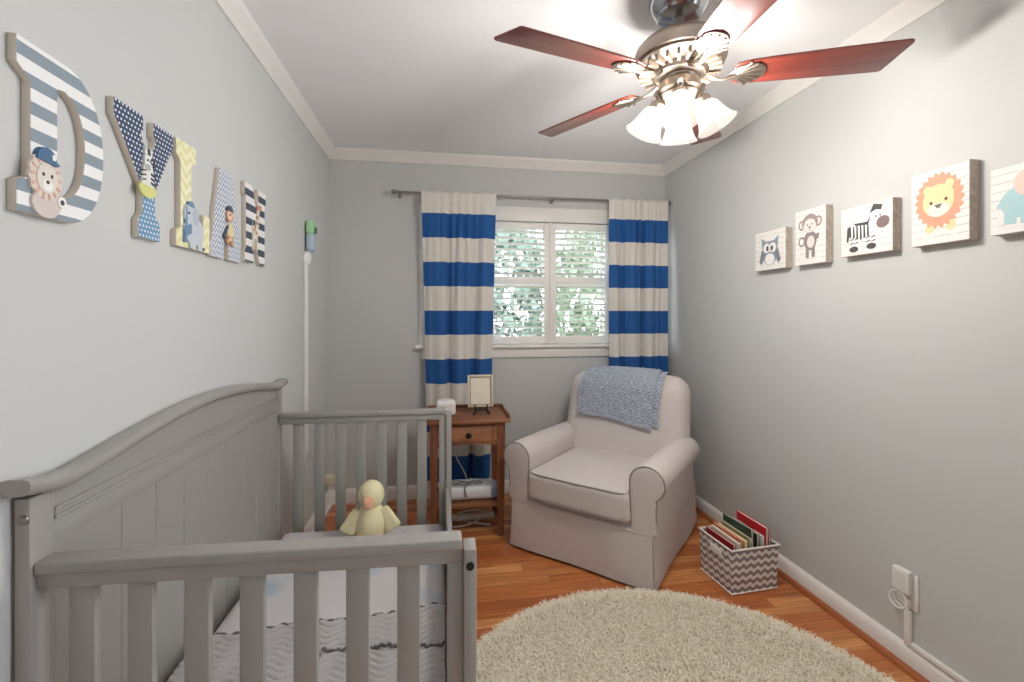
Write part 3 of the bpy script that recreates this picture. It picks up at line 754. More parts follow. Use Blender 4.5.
for k in range(91):
    y = .920 + (2.284-.920)*k/90
    rings.append([bm.verts.new((x, y, zarch(y)+z)) for x, z in prof])
for A, Bq in zip(rings, rings[1:]):
    for i in range(len(prof)): bm.faces.new((A[i], A[(i+1) % len(prof)], Bq[(i+1) % len(prof)], Bq[i]))
bm.faces.new(rings[0]); bm.faces.new(rings[-1][::-1])
cp('headboard_cap', bm, sharp=50)
for y0 in (Y0, Y1-.045):
    bm = nb(); box(bm, (HX0, y0, 0), (HX1, y0+.045, .968), .003); post = cp('headboard_post', bm)
    if y0 == Y0:
        bm = nb(); lathe(bm, [(0,0),(.0045,0),(.0075,.001),(.0085,.003),(.0085,.005),(0,.005)][::-1], 18, T(-.742, Y0-.0045, .930) @ RX(-PI/2)); cp('bolt', bm, M['bolt'], post)
def end_panel(y0, y1, xp, sgn):
    ym = (y0+y1)/2
    def ep(name, bm, *a):
        if sgn < 0:                       # the near end stands a little skew to the headboard
            for v in bm.verts: v.co.y += .030*(xp-v.co.x)/.765
        return cp(name, bm, *a)
    bm = nb(); box(bm, (HX1+.001, ym-.023, .825), (xp-.003, ym+.023, .847), .004, 3); ep('end_cap_rail', bm)
    bm = nb(); box(bm, (HX1+.001, ym-.016, .797), (xp-.003, ym+.016, .825), .002); ep('end_top_rail', bm)
    bm = nb(); box(bm, (HX1+.001, ym-.017, .13), (xp-.003, ym+.017, .20), .002); ep('end_bottom_rail', bm)
    for i in range(7):
        x = -.662+.0995*i if sgn < 0 else -.652+.0935*i
        bm = nb(); box(bm, (x-.0225, ym-.009, .195), (x+.0225, ym+.009, .800), .003); ep('slat', bm)
    bm = nb(); box(bm, (xp-.033, ym-.017, .195), (xp-.001, ym+.016, .798), .002); ep('end_stile', bm)
    bm = nb(); box(bm, (xp, ym-.026, 0), (xp+.026, ym+.026, .828), .003); post = ep('front_post', bm)
    if sgn < 0:
        bm = nb(); lathe(bm, [(0,0),(.0072,0),(.0085,.002),(.0085,.004),(0,.004)][::-1], 18, T(xp+.013, ym-.0295, .795) @ RX(-PI/2)); ep('bolt_cap', bm, M['dark'], post)
end_panel(.913, .973, .045, -1)
end_panel(2.205, 2.265, .024, 1)
bm = nb(); prism(bm, [(.030,.985),(.050,.985),(.040,2.205),(.020,2.205)], .14, .470, bev=.004); cp('front_rail', bm)
bm = nb()
for y in [1.05+.115*k for k in range(10)]: box(bm, (HX1+.001, y, .171), (.022, y+.06, .186), .002)
for x in (-.62, -.05): box(bm, (x, .975, .156), (x+.03, 2.214, .171), .002)
cp('mattress_support', bm)
# mattress, quilt, duck
def fm(p):
    x, y, z = p
    if z > 0: z += .006*noise.noise(Vector((x*4, y*4, 1)))
    return (x, y, z)
bm = nb(); rbox(bm, (.363, .600, .066), .040, 24, fm)
o = obj('crib_mattress', bm, M['sheet']); o.location = (-.3450, 1.602, .254)
tag(o, 'crib mattress in a white sheet with watery blue blotches', 'mattress')
def ztop(x, y): return .2845 + .006*noise.noise(Vector((x*4+1.35, y*4-6.39, 1)))
def quilt(x0, x1, y0, y1, z, amp, seed, label, name):
    bm = nb(); NX, NY = 120, 130; G = []
    for j in range(NY+1):
        row = []
        for i in range(NX+1):
            u, v = i/NX, j/NY; x = x0+(x1-x0)*u; y = y0+(y1-y0)*v
            yy = y + (.014*math.sin(5*x+seed)+.008*math.sin(13*x+seed))*v
            w = abs(math.sin(y*130+1.3*math.sin(x*70)))**2
            zz = z + amp*(.0065*w) + .006*noise.noise(Vector((x*5+seed, y*5, 0))) + .0035*noise.noise(Vector((x*14, y*14+seed, 2)))
            row.append(bm.verts.new((x, yy, zz)))
        G.append(row)
    for j in range(NY):
        for i in range(NX): bm.faces.new((G[j][i], G[j][i+1], G[j+1][i+1], G[j+1][i]))
    edge = [G[NY][i].co.copy() for i in range(NX+1)]
    o = obj(name, bm, M['quilt'], sharp=0)
    md = o.modifiers.new('thick', 'SOLIDIFY'); md.thickness = .007; md.offset = -1
    tag(o, label, 'blanket')
    bm = nb(); P = []
    for i, p in enumerate(edge): P.append(p + Vector((0, .003*math.sin(i*.9), .002+.003*abs(math.sin(i*.7)))))
    tube(bm, P, .0043, 8); obj('ruffled_edge', bm, M['ruffle'], o)
    return o
quilt(-.704, .013, 1.022, 1.495, .338, 1.0, 1.3, 'light grey crinkled quilt with a dark ruffled edge lying in the crib', 'quilt')
quilt(-.330, .010, 1.024, 1.335, .3505, 1.1, 4.1, 'folded grey quilt corner with a wavy dark edge on top of the larger quilt', 'folded_quilt')
duck = thing('plush_duck', 'pale yellow plush duck sitting against the far end of the crib', 'plush toy', (-.306, 2.085, .322), R(4))
bm = nb(); lathe(bm, [(0,.002),(.042,.004),(.062,.018),(.068,.045),(.066,.075),(.058,.105),(.047,.128),(.034,.142),(0,.148)], 28); obj('body', bm, M['plush'], duck)
bm = nb(); ell(bm, (.002,-.008,.188), (.056,.054,.062)); hd = obj('head', bm, M['plush'], duck)
bm = nb(); rbox(bm, (.025,.022,.026), .020, 5, lambda p: (p[0]*(1-.22*max(0,-p[1]/.02)), p[1], p[2]*(1-.2*max(0,-p[1]/.02))), m=T(-.008,-.066,.171)); obj('beak', bm, M['beak'], hd)
for s in (-1, 1):
    bm = nb(); ell(bm, (s*.022,-.057,.204), (.003,.002,.004)); obj('eye', bm, M['plush'], hd)
    bm = nb(); rbox(bm, (.028,.016,.054), .015, 6, lambda p: (p[0]*(1-.34*(p[2]/.054)), p[1], p[2]), m=T(s*.077,-.018,.082) @ RY(s*R(-27)) @ RX(R(-10))); obj('wing', bm, M['plush'], duck)
    bm = nb(); rbox(bm, (.022,.034,.014), .012, 6, m=T(s*.036,-.066,.016) @ RZ(s*R(14))); obj('foot', bm, M['beak'], duck)

# ------------------------------------------------------------------ side table and what stands on it
RT = Vector((.155, 2.815, 0))
tab = thing('side_table', 'small weathered wooden side table with one drawer beside the armchair', 'side table', RT)
TM = T(-RT.x, -RT.y, 0)
def tp(name, bm, mat, parent=None, **kw):
    bm.transform(TM); return obj(name, bm, mat, parent or tab, **kw)
bm = nb(); box(bm, (-.088,2.622,.672), (.404,3.008,.692), .004, 2)
box(bm, (-.088,2.640,.692), (-.076,3.008,.712), .003); box(bm, (.392,2.640,.692), (.404,3.008,.712), .003); box(bm, (-.076,2.996,.692), (.392,3.008,.712), .003)
tp('tabletop', bm, M['tabx'])
for x in (-.064, .326):
    for y in (2.648, 2.940):
        bm = nb(); c = .023
        for k, (z0, z1, w0, w1) in enumerate(((0,.53,.016,.0235),(.53,.672,.0235,.0235))):
            vs = []
            for z, w in ((z0,w0),(z1,w1)): vs.append([bm.verts.new((x+c+sx*w, y+c+sy*w, z)) for sx, sy in ((-1,-1),(1,-1),(1,1),(-1,1))])
            for i in range(4): bm.faces.new((vs[0][i], vs[0][(i+1)%4], vs[1][(i+1)%4], vs[1][i]))
            if k == 0: bm.faces.new(vs[0][::-1])
            else: bm.faces.new(vs[1])
        bmesh.ops.remove_doubles(bm, verts=bm.verts, dist=1e-5)
        tp('leg', bm, M['tabz'])
for lo, hi in (((-.056,2.695,.545),(-.040,2.940,.672)),((.350,2.695,.545),(.366,2.940,.672))):
    bm = nb(); box(bm, lo, hi, .002); tp('side_apron', bm, M['tabx'])
bm = nb(); box(bm, (-.017,2.965,.545), (.326,2.980,.672), .002); tp('back_apron', bm, M['tabx'])
bm = nb(); box(bm, (-.017,2.655,.655), (.326,2.672,.672), .001)
box(bm, (-.017,2.655,.548), (.326,2.672,.560), .001)
prism(bm, [(-.017,.548)] + [(-.017+.343*k/16, .532+.014*math.sin(PI*k/16)**.6) for k in range(17)] + [(.326,.548)], -2.672, -2.655, Matrix(((1,0,0,0),(0,0,-1,0),(0,1,0,0),(0,0,0,1))))
tp('front_apron', bm, M['tabx'])
bm = nb(); box(bm, (-.014,2.650,.562), (.298,2.672,.653), .003); box(bm, (.300,2.652,.562), (.325,2.672,.653), .002)
box(bm, (.0,2.672,.566), (.29,2.90,.574), .001)
dr = tp('drawer', bm, M['drawerw'])
bm = nb(); lathe(bm, [(0,.030),(.012,.029),(.017,.024),(.018,.018),(.012,.011),(.008,.006),(.009,0),(0,0)], 20, T(.158,2.650,.603) @ RX(PI/2)); tp('knob', bm, M['black'], dr)
bm = nb(); box(bm, (-.050,2.668,.170), (.358,2.968,.188), .003); tp('shelf', bm, M['tabx'])
# white box
t = thing('sound_machine', 'small white rounded box on the side table behind the crib post', 'sound machine', (.030, 2.80, .692))
bm = nb(); rbox(bm, (.058,.045,.046), .020, 6, m=T(0,0,.0465)); obj('casing', bm, M['white_plastic'], t)
bm = nb(); lathe(bm, [(0,.004),(.028,.004),(.031,0),(0,0)], 24, T(0,0,.0925)); obj('top_dial', bm, colour('#dcdad8', .4), t)
# picture frame on easel
t = thing('photo_frame', 'cream picture frame leaning on a small black easel on the side table', 'photo frame', (.242, 2.80, .692))
fr = T(0,.004,.040) @ RX(R(-11))
bm = nb(); w, h = .079, .198
for lo, hi in (((-w,-.007,0),(-w+.013,.007,h)),((w-.013,-.007,0),(w,.007,h)),((-w+.013,-.007,0),(w-.013,.007,.013)),((-w+.013,-.007,h-.013),(w-.013,.007,h))): box(bm, lo, hi, .003, 2, fr)
obj('frame', bm, M['frame_gold'], t)
bm = nb(); w2, h0, h1 = w-.013, .013, h-.013
for lo, hi in (((-w2,-.005,h0),(-w2+.004,.003,h1)),((w2-.004,-.005,h0),(w2,.003,h1)),((-w2,-.005,h0),(w2,.003,h0+.004)),((-w2,-.005,h1-.004),(w2,.003,h1))): box(bm, lo, hi, 0, 1, fr)
obj('inner_fillet', bm, M['frame_line'], t)
bm = nb(); box(bm, (-w2,-.002,h0), (w2,.004,h1), 0, 1, fr); obj('print', bm, M['photo'], t)
t = thing('display_easel', 'small black scrolled easel holding the cream frame', 'easel', (.242, 2.80, .692))
for s in (-1, 1):
    bm = nb(); tube(bm, smooth_path([(s*.050,-.052,.006),(s*.044,-.050,.020),(s*.036,-.040,.012),(s*.034,-.026,.030),(s*.030,-.012,.034),(s*.026,.012,.038),(s*.020,.030,.120)], 6), .0055, 8)
    tube(bm, smooth_path([(s*.036,-.036,.022),(s*.036,-.030,.050),(s*.038,-.024,.058)], 5), .005, 8); obj('easel_arm', bm, M['black'], t)
bm = nb(); tube(bm, [(-.036,-.018,.030),(.036,-.018,.030)], .006, 8); obj('crossbar', bm, M['black'], t)
bm = nb(); tube(bm, [(0,.028,.115),(0,.075,.005)], .005, 8); tube(bm, [(-.021,.029,.112),(.021,.029,.112)], .005, 8); obj('back_strut', bm, M['black'], t)
# pack on the shelf, cords
t = thing('wipes_pack', 'white and pale blue soft pack lying on the lower shelf of the side table', 'pack', (.165, 2.80, .188))
bm = nb(); rbox(bm, (.165,.085,.042), .034, 10, lambda p: (p[0], p[1], p[2]+.006*noise.noise(Vector((p[0]*14,p[1]*14,0))) if p[2] > 0 else p[2]), m=T(0,0,.043)); obj('wrapper', bm, colour('#dfe3e6', .4), t)
bm = nb(); rbox(bm, (.030,.080,.036), .030, 6, m=T(.150,-.012,.044)); obj('end_label', bm, colour('#9fb8d2', .4), t)
rnd = random.Random(4)
def cord(name, pts, r, mat, label): 
    bm = nb(); tube(bm, smooth_path(pts, 8), r, 8); return tag(obj(name, bm, mat), label, 'cord')
cord('tangled_cord', [(.02,2.735,.283),(.08,2.75,.286),(.15,2.77,.287),(.22,2.74,.286),(.10,2.79,.289),(.05,2.76,.289),(.13,2.73,.286),(.20,2.78,.289),(.25,2.75,.286),(.17,2.74,.290),(.14,2.714,.27),(.15,2.705,.22)], .0045, colour('#77767a', .5), 'tangled grey cord on top of the pack on the shelf')
cord('hanging_cord', [(.045,3.025,.66),(.05,3.03,.58),(.06,3.035,.50),(.10,3.035,.36),(.16,3.04,.24),(.20,3.06,.10),(.26,3.09,.006)], .004, M['white_plastic'], 'thin white cord hanging down behind the side table')
cord('floor_cord', [(.02,2.86,.006),(.08,2.80,.006),(.18,2.83,.006),(.30,2.95,.006),(.22,3.02,.006),(.10,2.97,.006),(.16,2.86,.007),(.30,2.80,.006)], .0055, M['white_plastic'], 'looped white cord on the floor under the side table')
t = thing('power_strip', 'long white power strip on the floor under the side table', 'power strip', (.20, 2.90, 0))
bm = nb(); box(bm, (-.14,-.022,.001), (.14,.022,.034), .008, 3); obj('housing', bm, M['white_plastic'], t)
for k in range(4):
    bm = nb(); prism(bm, oval(-.09+.06*k, 0, .018, .015), .033, .0355); obj('socket', bm, colour('#d8d4cf'), t)

# ------------------------------------------------------------------ armchair
AR = R(-43)
e_, n_ = Vector((math.cos(AR), math.sin(AR), 0)), Vector((-math.sin(AR), math.cos(AR), 0))
CC = Vector((.684, 2.262, 0)) + n_*.43
chair = thing('armchair', 'beige upholstered armchair with rolled arms and a floor length skirt', 'armchair', CC, AR)
chair.scale = (1.035, 1.11, 1)
LN = M['linen']
def ch(name, bm, mat=None, parent=None, sharp=45): return obj(name, bm, mat or LN, parent or chair, sharp)
# skirt: four flared panels meeting in corner pleats
def skirt():
    bm = nb(); rings = []
    hx, fy, by = .384, -.386, .392
    for z, fl in ((.276, -.002), (.262, .001), (.20, .002), (.12, .004), (.05, .007), (.014, .009)):
        row = []; a, f, b = hx+fl, fy-fl, by+fl
        def side(p, q, n, wob):
            for k in range(n):
                t = k/n; x, y = p[0]+(q[0]-p[0])*t, p[1]+(q[1]-p[1])*t
                row.append((x, y, z))
        g = .014*min(1, (.276-z)/.04+.15)
        def corner(cx, cy, dx, dy):
            pass
        N = 18
        cs = [(-a, f), (a, f), (a, b), (-a, b)]
        for c in range(4):
            p, q = Vector(cs[c]), Vector(cs[(c+1) % 4]); d = (q-p).normalized(); inw = Vector((-d.y, d.x))
            pts = []
            for k in range(N+1):
                t = k/N; w = .004*math.sin(t*PI*3+c)*(.276-z)/.26
                pts.append(p + (q-p)*t - inw*w)
            pts[0] = p + d*.004; pts[-1] = q - d*.004
            for x in pts: row.append((x.x, x.y, z))
            nd = Vector((-d.y, d.x)); cin = q - d*g*1.6 + nd*g*1.6
            row.append((cin.x, cin.y, z))
        rings.append([bm.verts.new(p) for p in row])
    n = len(rings[0])
    for A, Bq in zip(rings, rings[1:]):
        for k in range(n): bm.faces.new((A[k], A[(k+1) % n], Bq[(k+1) % n], Bq[k]))
    bm.faces.new(rings[0])
    return ch('skirt', bm, sharp=60)
skirt()
bm = nb()
P = [(-.384,-.386,.268),(.384,-.386,.268),(.384,.392,.268),(-.384,.392,.268)]
for i in range(4): tube(bm, [P[i], P[(i+1) % 4]], .0042, 8)
ch('skirt_piping', bm, LN)
bm = nb(); rbox(bm, (.376,.378,.03), .02, 8, m=T(0,.003,.265)); ch('seat_deck', bm)
def arm(s):
    # outline of the arm seen from the front: upright panel swelling into a roll that leans outward
    c = (.004, .505); r = .081
    pts = [(-.070,.276),(-.072,.36),(-.075,.44)]
    pts += [(c[0]+r*math.cos(a), c[1]+r*math.sin(a)) for a in [PI*1.04 - (PI*1.04+PI*.33)*k/24 for k in range(25)]]
    pts += [(.049,.420),(.045,.390),(.046,.33),(.050,.276)]
    bm = nb(); rings = []; cen = (0, .45)
    for y, sc, dz in [(-.388,.88,0),(-.387,.95,0),(-.383,.985,0),(-.376,1.0,0),(-.36,1.004,0),(-.10,1.0,0),(.10,.99,-.002),(.24,.97,-.006),(.30,.93,-.012),(.315,.80,-.02)]:
        rings.append([bm.verts.new((s*(cen[0]+(px-cen[0])*sc), y, cen[1]+(pz-cen[1])*(sc if pz > .3 else 1)+dz)) for px, pz in pts])
    n = len(pts)
    for A, Bq in zip(rings, rings[1:]):
        for k in range(n): bm.faces.new((A[k], A[(k+1) % n], Bq[(k+1) % n], Bq[k]))
    bm.faces.new(rings[0]); bm.faces.new(rings[-1])
    bm.transform(T(s*.352, 0, 0))
    a = ch('arm', bm, sharp=50)
    bm = nb(); loop = [(s*.352+s*(px*.995), -.3845, .45+(pz-.45)*.995) for px, pz in pts[1:-1]]
    tube(bm, loop, .0036, 8); ch('arm_piping', bm, M['piping'], a)
for s in (-1, 1): arm(s)
def fcush(p):
    x, y, z = p
    if z > 0: z += .016*(1-(x/.27)**2)*(1-(y/.33)**2)
    y -= .010*(1-(x/.27)**2) if y < -.2 else 0
    return (x, y, z)
bm = nb(); rbox(bm, (.283,.320,.079), .034, 12, fcush, T(0,-.082,.370)); cu = ch('seat_cushion', bm, sharp=0)
for z in (.438, .302):
    bm = nb(); pts = []
    for k in range(61):
        a = 2*PI*k/60; c_, s_ = math.cos(a), math.sin(a)
        x = math.copysign(abs(c_)**.16, c_)*.279; y = math.copysign(abs(s_)**.16, s_)*.316
        pts.append((x, -.082+y-(.010*(1-(x/.283)**2) if y < -.2 else 0), z))
    tube(bm, pts, .0036, 8, cap=False); ch('cushion_piping', bm, M['piping'], cu)
BK = dict(hx=.374, hz=.300, zc=.610, t=.105, y0=.218, lean=.20)
def fback(p):
    x, y, z = p; Z = z + BK['zc']
    k = max(0, min(1, (Z-.36)/.5))
    x *= 1.05 - .05*k
    arch = .022*(1-(x/BK['hx'])**2) if z > 0 else 0
    y2 = y*(1 if y > 0 else 1+.12*(1-(x/.36)**2)) + BK['lean']*(Z-.40)
    return (x, y2, z + arch*(z/BK['hz']))
bm = nb(); rbox(bm, (BK['hx'], BK['t'], BK['hz']), .098, 14, fback, T(0, BK['y0'], BK['zc'])); ch('backrest', bm, sharp=0)
bm = nb(); rbox(bm, (.335,.035,.28), .03, 10, lambda p: (p[0], p[1]+.20*(p[2]+.07), p[2]), T(0,.325,.40)); ch('back_shell', bm)
# knitted throw folded over the top of the back
throw = thing('knitted_throw', 'chunky blue-grey knitted throw draped over the back of the armchair', 'throw', CC, AR)
throw.scale = (1.035, 1.11, 1)
def throw_mesh(u0, u1, drop_f, drop_b, off, seed):
    bm = nb(); NU, NV = 150, 170; G = []
    rr = BK['t'] + off
    for i in range(NU+1):
        u = i/NU; x = u0+(u1-u0)*u; row = []
        cr = .022*(1-(x/BK['hx'])**2)
        top = BK['zc']+BK['hz']+cr
        zc = top - .098; df = drop_f + .004*math.sin(u*9+seed) + .05*u
        L1, L2, L3 = df, PI*rr, drop_b
        for j in range(NV+1):
            s = (L1+L2+L3)*j/NV
            if s < L1: lx, lz, nx, nz = -rr*(1+.10), zc-(L1-s), -1, 0
            elif s < L1+L2:
                a = PI - (s-L1)/rr; lx, lz, nx, nz = rr*math.cos(a)*(1+.10*max(0, -math.cos(a))), zc+(rr-.007)*math.sin(a), math.cos(a), math.sin(a)
            else: lx, lz, nx, nz = rr, zc-(s-L1-L2), 1, 0
            b = .0085*(abs(math.sin(s*150+math.sin(x*180)*.9))*abs(math.sin(x*90+.5*math.sin(s*150)))) + .004*noise.noise(Vector((x*30, s*30, seed)))
            xx = x + .006*math.sin(s*22+seed) + .05*(L1-s)*(-1 if s < L1 else 0)*.45
            y = BK['y0'] + lx + nx*b + BK['lean']*(lz-.40)
            row.append(bm.verts.new((xx, y, lz+nz*b)))
        G.append(row)
    for i in range(NU):
        for j in range(NV): bm.faces.new((G[i][j], G[i+1][j], G[i+1][j+1], G[i][j+1]))
    return bm
o = obj('knit_layer', throw_mesh(-.262, .205, .160, .16, .020, 1.0), M['knit'], throw, sharp=0)
o = obj('under_layer', throw_mesh(-.20, .245, .150, .15, .010, 2.2), M['knit'], throw, sharp=0)

# ------------------------------------------------------------------ basket with books
BR = R(4.5); BX = Vector((1.445, 2.045, 0))
bas = thing('storage_basket', 'grey and white chevron fabric basket full of picture books', 'basket', BX, BR)
bw, bd, bh = .130, .118, .220
def flare(z): return .94 + .06*z/bh
bm = nb(); t_ = .006
def ring(sc, z, ins): return [bm.verts.new((sx*(bw*sc-ins), sy*(bd*sc-ins), z)) for sx, sy in ((-1,-1),(1,-1),(1,1),(-1,1))]
r0, r1, r2, r3 = ring(.94, .004, 0), ring(1, bh-.010, 0), ring(1, bh-.010, t_), ring(.94, .012, t_)
for A, Bq in ((r0, r1), (r1, r2), (r2, r3)):
    for i in range(4): bm.faces.new((A[i], A[(i+1)%4], Bq[(i+1)%4], Bq[i]))
bm.faces.new(r0[::-1]); bm.faces.new(r3)
ob = obj('fabric_body', bm, [M['chevron'], M['canvas_white']], bas, sharp=20)
for nm, z, sc in (('top_binding', bh-.010, 1), ('bottom_binding', .006, .945)):
    bm = nb(); a, b = bw*sc+.001, bd*sc+.001; q = [(-a,-b,z),(a,-b,z),(a,b,z),(-a,b,z)]
    for i in range(4): tube(bm, [q[i], q[(i+1)%4]], .0045 if sc == 1 else .003, 8)
    for c in q: ell(bm, c, (.0045,)*3 if sc == 1 else (.003,)*3, nu=10, nv=6)
    obj(nm, bm, M['canvas_white'], bas)
bm = nb(); rbox(bm, (.004,.040,.014), .0035, 4, m=T(-bw*.985-.004, -.01, .165)); obj('handle', bm, M['canvas_white'], bas)
books = [(-.098, .225, .012, '#a5262c', 'thin dark red book at the left end of the chevron basket', 0), (-.076, .232, .014, '#e3dccd', 'cream book beside the dark red one in the basket', 1),
         (-.055, .242, .012, '#cf6a3f', 'orange red book in the basket between the cream and the yellow ones', -1), (-.034, .236, .014, '#e6cd8a', 'pale yellow book in the middle of the basket', 0),
         (-.012, .246, .012, '#9c9a78', 'olive tan book in the basket beside the tall dark green one', 1), (.010, .282, .013, '#2e4a3d', 'tall dark green book sticking up from the basket', -2),
         (.032, .262, .014, '#31343a', 'dark grey book in the basket behind the green one', 0), (.055, .252, .012, '#e9e6e2', 'white book in the basket before the tall red one', 1),
         (.078, .288, .016, '#c8232f', 'tall bright red book sticking up nearest the wall in the basket', 1), (.102, .262, .012, '#5f6f7f', 'grey blue book at the wall end of the basket', -1)]
for (x, top, th, c, lab, tl) in books:
    q = BX + Matrix.Rotation(BR, 3, 'Z') @ Vector((x, .0, .013))
    t = thing('picture_book', lab, 'book', q, BR, 'picture books in the chevron basket')
    D, Hh = .098, top-.013
    mt = RX(R(tl*.8)) @ RY(R(tl*.5))
    bm = nb(); box(bm, (-th/2,-D,.001), (-th/2+.002,D,Hh), .0006, 1, mt); box(bm, (th/2-.002,-D,.001), (th/2,D,Hh), .0006, 1, mt); box(bm, (-th/2,D-.002,.001), (th/2,D,Hh), .0006, 1, mt)
    obj('cover', bm, colour(c, .4), t)
    bm = nb(); box(bm, (-th/2+.002,-D+.003,.004), (th/2-.002,D-.002,Hh-.003), 0, 1, mt); obj('page_block', bm, M['pages'], t)

# ------------------------------------------------------------------ round shag rug
RGX, RGY, RGR = .735, 1.175, .845
rug = thing('shag_rug', 'round ivory shag rug in front of the armchair', 'rug', (RGX, RGY, 0))
bm = nb(); lathe(bm, [(0,.001),(RGR-.015,.001),(RGR-.005,.006),(RGR-.012,.016),(0,.018)], 96); obj('backing', bm, M['rugbase'], rug)
rnd = random.Random(11); vs, fs = [], []
NT_ = 80000
for i in range(NT_):
    rr = (RGR-.004)*math.sqrt(rnd.random()); a = rnd.uniform(0, 2*PI); x, y = rr*math.cos(a), rr*math.sin(a)
    wx, wy = x+RGX, y+RGY
    if wy < .80: 
        if wx < .05 or rnd.random() < .75: continue
    if abs(wx-.058) < .022 and abs(wy-.955) < .042: continue
    if wx < .02: continue
    d = rnd.uniform(0, 2*PI); lean = rnd.uniform(.004, .024); w = rnd.uniform(.0011, .0020); h = rnd.uniform(.010, .022)
    if rr > RGR-.04: d = a + rnd.uniform(-1.2, 1.2)
    dx, dy = math.cos(d), math.sin(d); px, py = -dy*w, dx*w
    d2 = d + rnd.uniform(-1.2, 1.2)
    m1 = (x+dx*lean*.35, y+dy*lean*.35, .014+h*.65); m2 = (m1[0]+math.cos(d2)*lean*.8, m1[1]+math.sin(d2)*lean*.8, .014+h*rnd.uniform(.55, 1.05))
    b = len(vs)
    vs += [(x-px, y-py, .012), (x+px, y+py, .012), (m1[0]-px, m1[1]-py, m1[2]), (m1[0]+px, m1[1]+py, m1[2]), (m2[0]-px*.6, m2[1]-py*.6, m2[2]), (m2[0]+px*.6, m2[1]+py*.6, m2[2])]
    fs += [(b, b+1, b+3, b+2), (b+2, b+3, b+5, b+4)]
me = bpy.data.meshes.new('pile'); me.from_pydata(vs, [], fs); o = link_mesh('pile', me, M['pile'], rug, sharp=0); o['kind'] = 'stuff'

# ------------------------------------------------------------------ ceiling fan
FX, FY = .848, 1.525
fan = thing('ceiling_fan', 'five-bladed ceiling fan with mahogany blades and a lit nickel light kit', 'ceiling fan', (FX, FY, HC))
N_ = M['nickel']
bm = nb(); lathe(bm, [(0,-.001),(.102,-.001),(.106,-.012),(.102,-.026),(.090,-.044),(.078,-.054),(.082,-.060),(.076,-.067),(.050,-.072),(.020,-.073),(0,-.073)], 48); obj('canopy', bm, M['chrome'], fan, sharp=30)
bm = nb(); lathe(bm, [(0,-.07),(.014,-.07),(.014,-.128),(.026,-.134),(.030,-.142),(0,-.142)], 24); obj('downrod', bm, N_, fan, sharp=30)
bm = nb(); lathe(bm, [(0,-.136),(.040,-.138),(.085,-.146),(.128,-.162),(.152,-.186),(.158,-.205),(.158,-.232),(.150,-.238),(.152,-.246),(.140,-.254),(.100,-.262),(0,-.264)], 56)
mot = obj('motor_housing', bm, N_, fan, sharp=30)
for k in range(24):
    a = 2*PI*k/24
    bm = nb(); box(bm, (.098,-.0055,-.276), (.142,.0055,-.252), .003, 2, RZ(a)); obj('cooling_fin', bm, colour('#a89a88', .5), mot)
bm = nb(); lathe(bm, [(0,-.258),(.090,-.258),(.094,-.270),(.088,-.282),(.074,-.288),(0,-.289)], 48); obj('flywheel', bm, N_, fan, sharp=30)
PH = -.380; ZB = -.290
blademe = ironme = medme = None
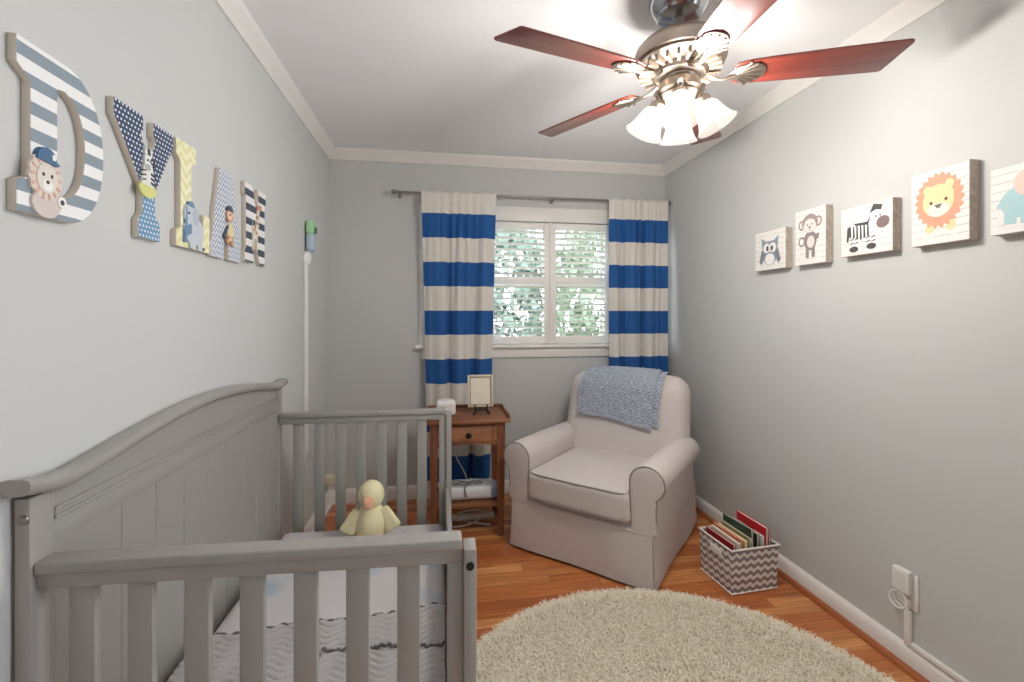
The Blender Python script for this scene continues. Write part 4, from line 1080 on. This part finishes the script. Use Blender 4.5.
for k in range(5):
    mt = RZ(PH+2*PI*k/5)
    if blademe is None:
        bm = nb(); top = [(.175,.030),(.185,.046),(.22,.055),(.30,.059),(.50,.066),(.650,.071),(.658,.066)]
        prism(bm, top + [(.694,-.052),(.690,-.062),(.680,-.066),(.50,-.064),(.30,-.059),(.22,-.055),(.185,-.046),(.175,-.030)], -.003, .003, T(0,0,ZB) @ RX(R(-12)), bev=.0015)
        b = obj('blade', bm, M['blade'], fan); blademe = b.data
        bm = nb()
        tube(bm, smooth_path([(.078,0,-.277),(.105,0,-.297),(.140,.006,-.307),(.175,.004,-.304),(.205,0,-.299)], 6), [.013]*10+[.010]*15, 10, flat=.55)
        pr = [(.165,.010),(.180,.030),(.205,.042),(.235,.046),(.262,.038),(.278,.020),(.282,0)]
        prism(bm, pr + [(x, -y) for x, y in pr[::-1][1:]], -.009, -.003, T(0,0,ZB) @ RX(R(-12)), bev=.002)
        for q in range(7):
            a = R(-48+16*q); p0 = Vector((.178, 0)); L = .040+.052*math.cos(a*1.1); p1 = p0 + Vector((math.cos(a), math.sin(a)))*L
            tube(bm, [(p0.x+.012*math.cos(a), .012*math.sin(a), -.011), (p1.x, p1.y, -.0105)], [.0028,.0045], 8, m=T(0,0,ZB+.0015) @ RX(R(-12)))
        ir = obj('blade_iron', bm, N_, b); ironme = ir.data
    else:
        b = bpy.data.objects.new('blade', blademe); COL.objects.link(b); b.parent = fan
        ir = bpy.data.objects.new('blade_iron', ironme); COL.objects.link(ir); ir.parent = b
    b.matrix_local = mt
bm = nb(); lathe(bm, [(0,-.285),(.060,-.286),(.066,-.294),(.062,-.302),(.072,-.310),(.074,-.336),(.066,-.346),(.070,-.352),(.062,-.366),(.040,-.382),(.020,-.388),(.012,-.400),(0,-.402)], 40)
kit = obj('light_kit_fitter', bm, N_, fan, sharp=30)
for k in range(4):
    az = math.atan2(-FY, -FX) + 2*PI*k/4 + R(2)
    base = RZ(az) @ T(.062, 0, -.350) @ RY(R(-27))          # local -z points down and outward
    bm = nb(); tube(bm, smooth_path([(.030,0,.010),(.012,0,.004),(0,0,-.010),(0,0,-.026)], 5), .012, 10)
    lathe(bm, [(0,-.018),(.020,-.018),(.027,-.026),(.028,-.048),(0,-.048)], 24); bm.transform(base); obj('lamp_holder', bm, N_, kit)
    bm = nb(); lathe(bm, [(.026,-.044),(.034,-.051),(.041,-.064),(.046,-.084),(.052,-.104),(.060,-.124),(.070,-.138),(.0685,-.1395),(.057,-.1255),(.049,-.105),(.043,-.084),(.038,-.065),(.031,-.053),(.023,-.047)], 36)
    bm.transform(base); obj('glass_shade', bm, M['shade'], kit, sharp=60)
    bm = nb(); ell(bm, (0,0,-.092), (.022,.022,.030), base); obj('bulb', bm, M['bulb'], kit)
    ld = bpy.data.lights.new('bulb_light', 'POINT'); ld.energy = BULB_W; ld.color = (1, .955, .90); ld.shadow_soft_size = .04
    lo = bpy.data.objects.new('bulb_light', ld); COL.objects.link(lo); lo.parent = kit
    lo.matrix_local = base @ T(0, 0, -.105)
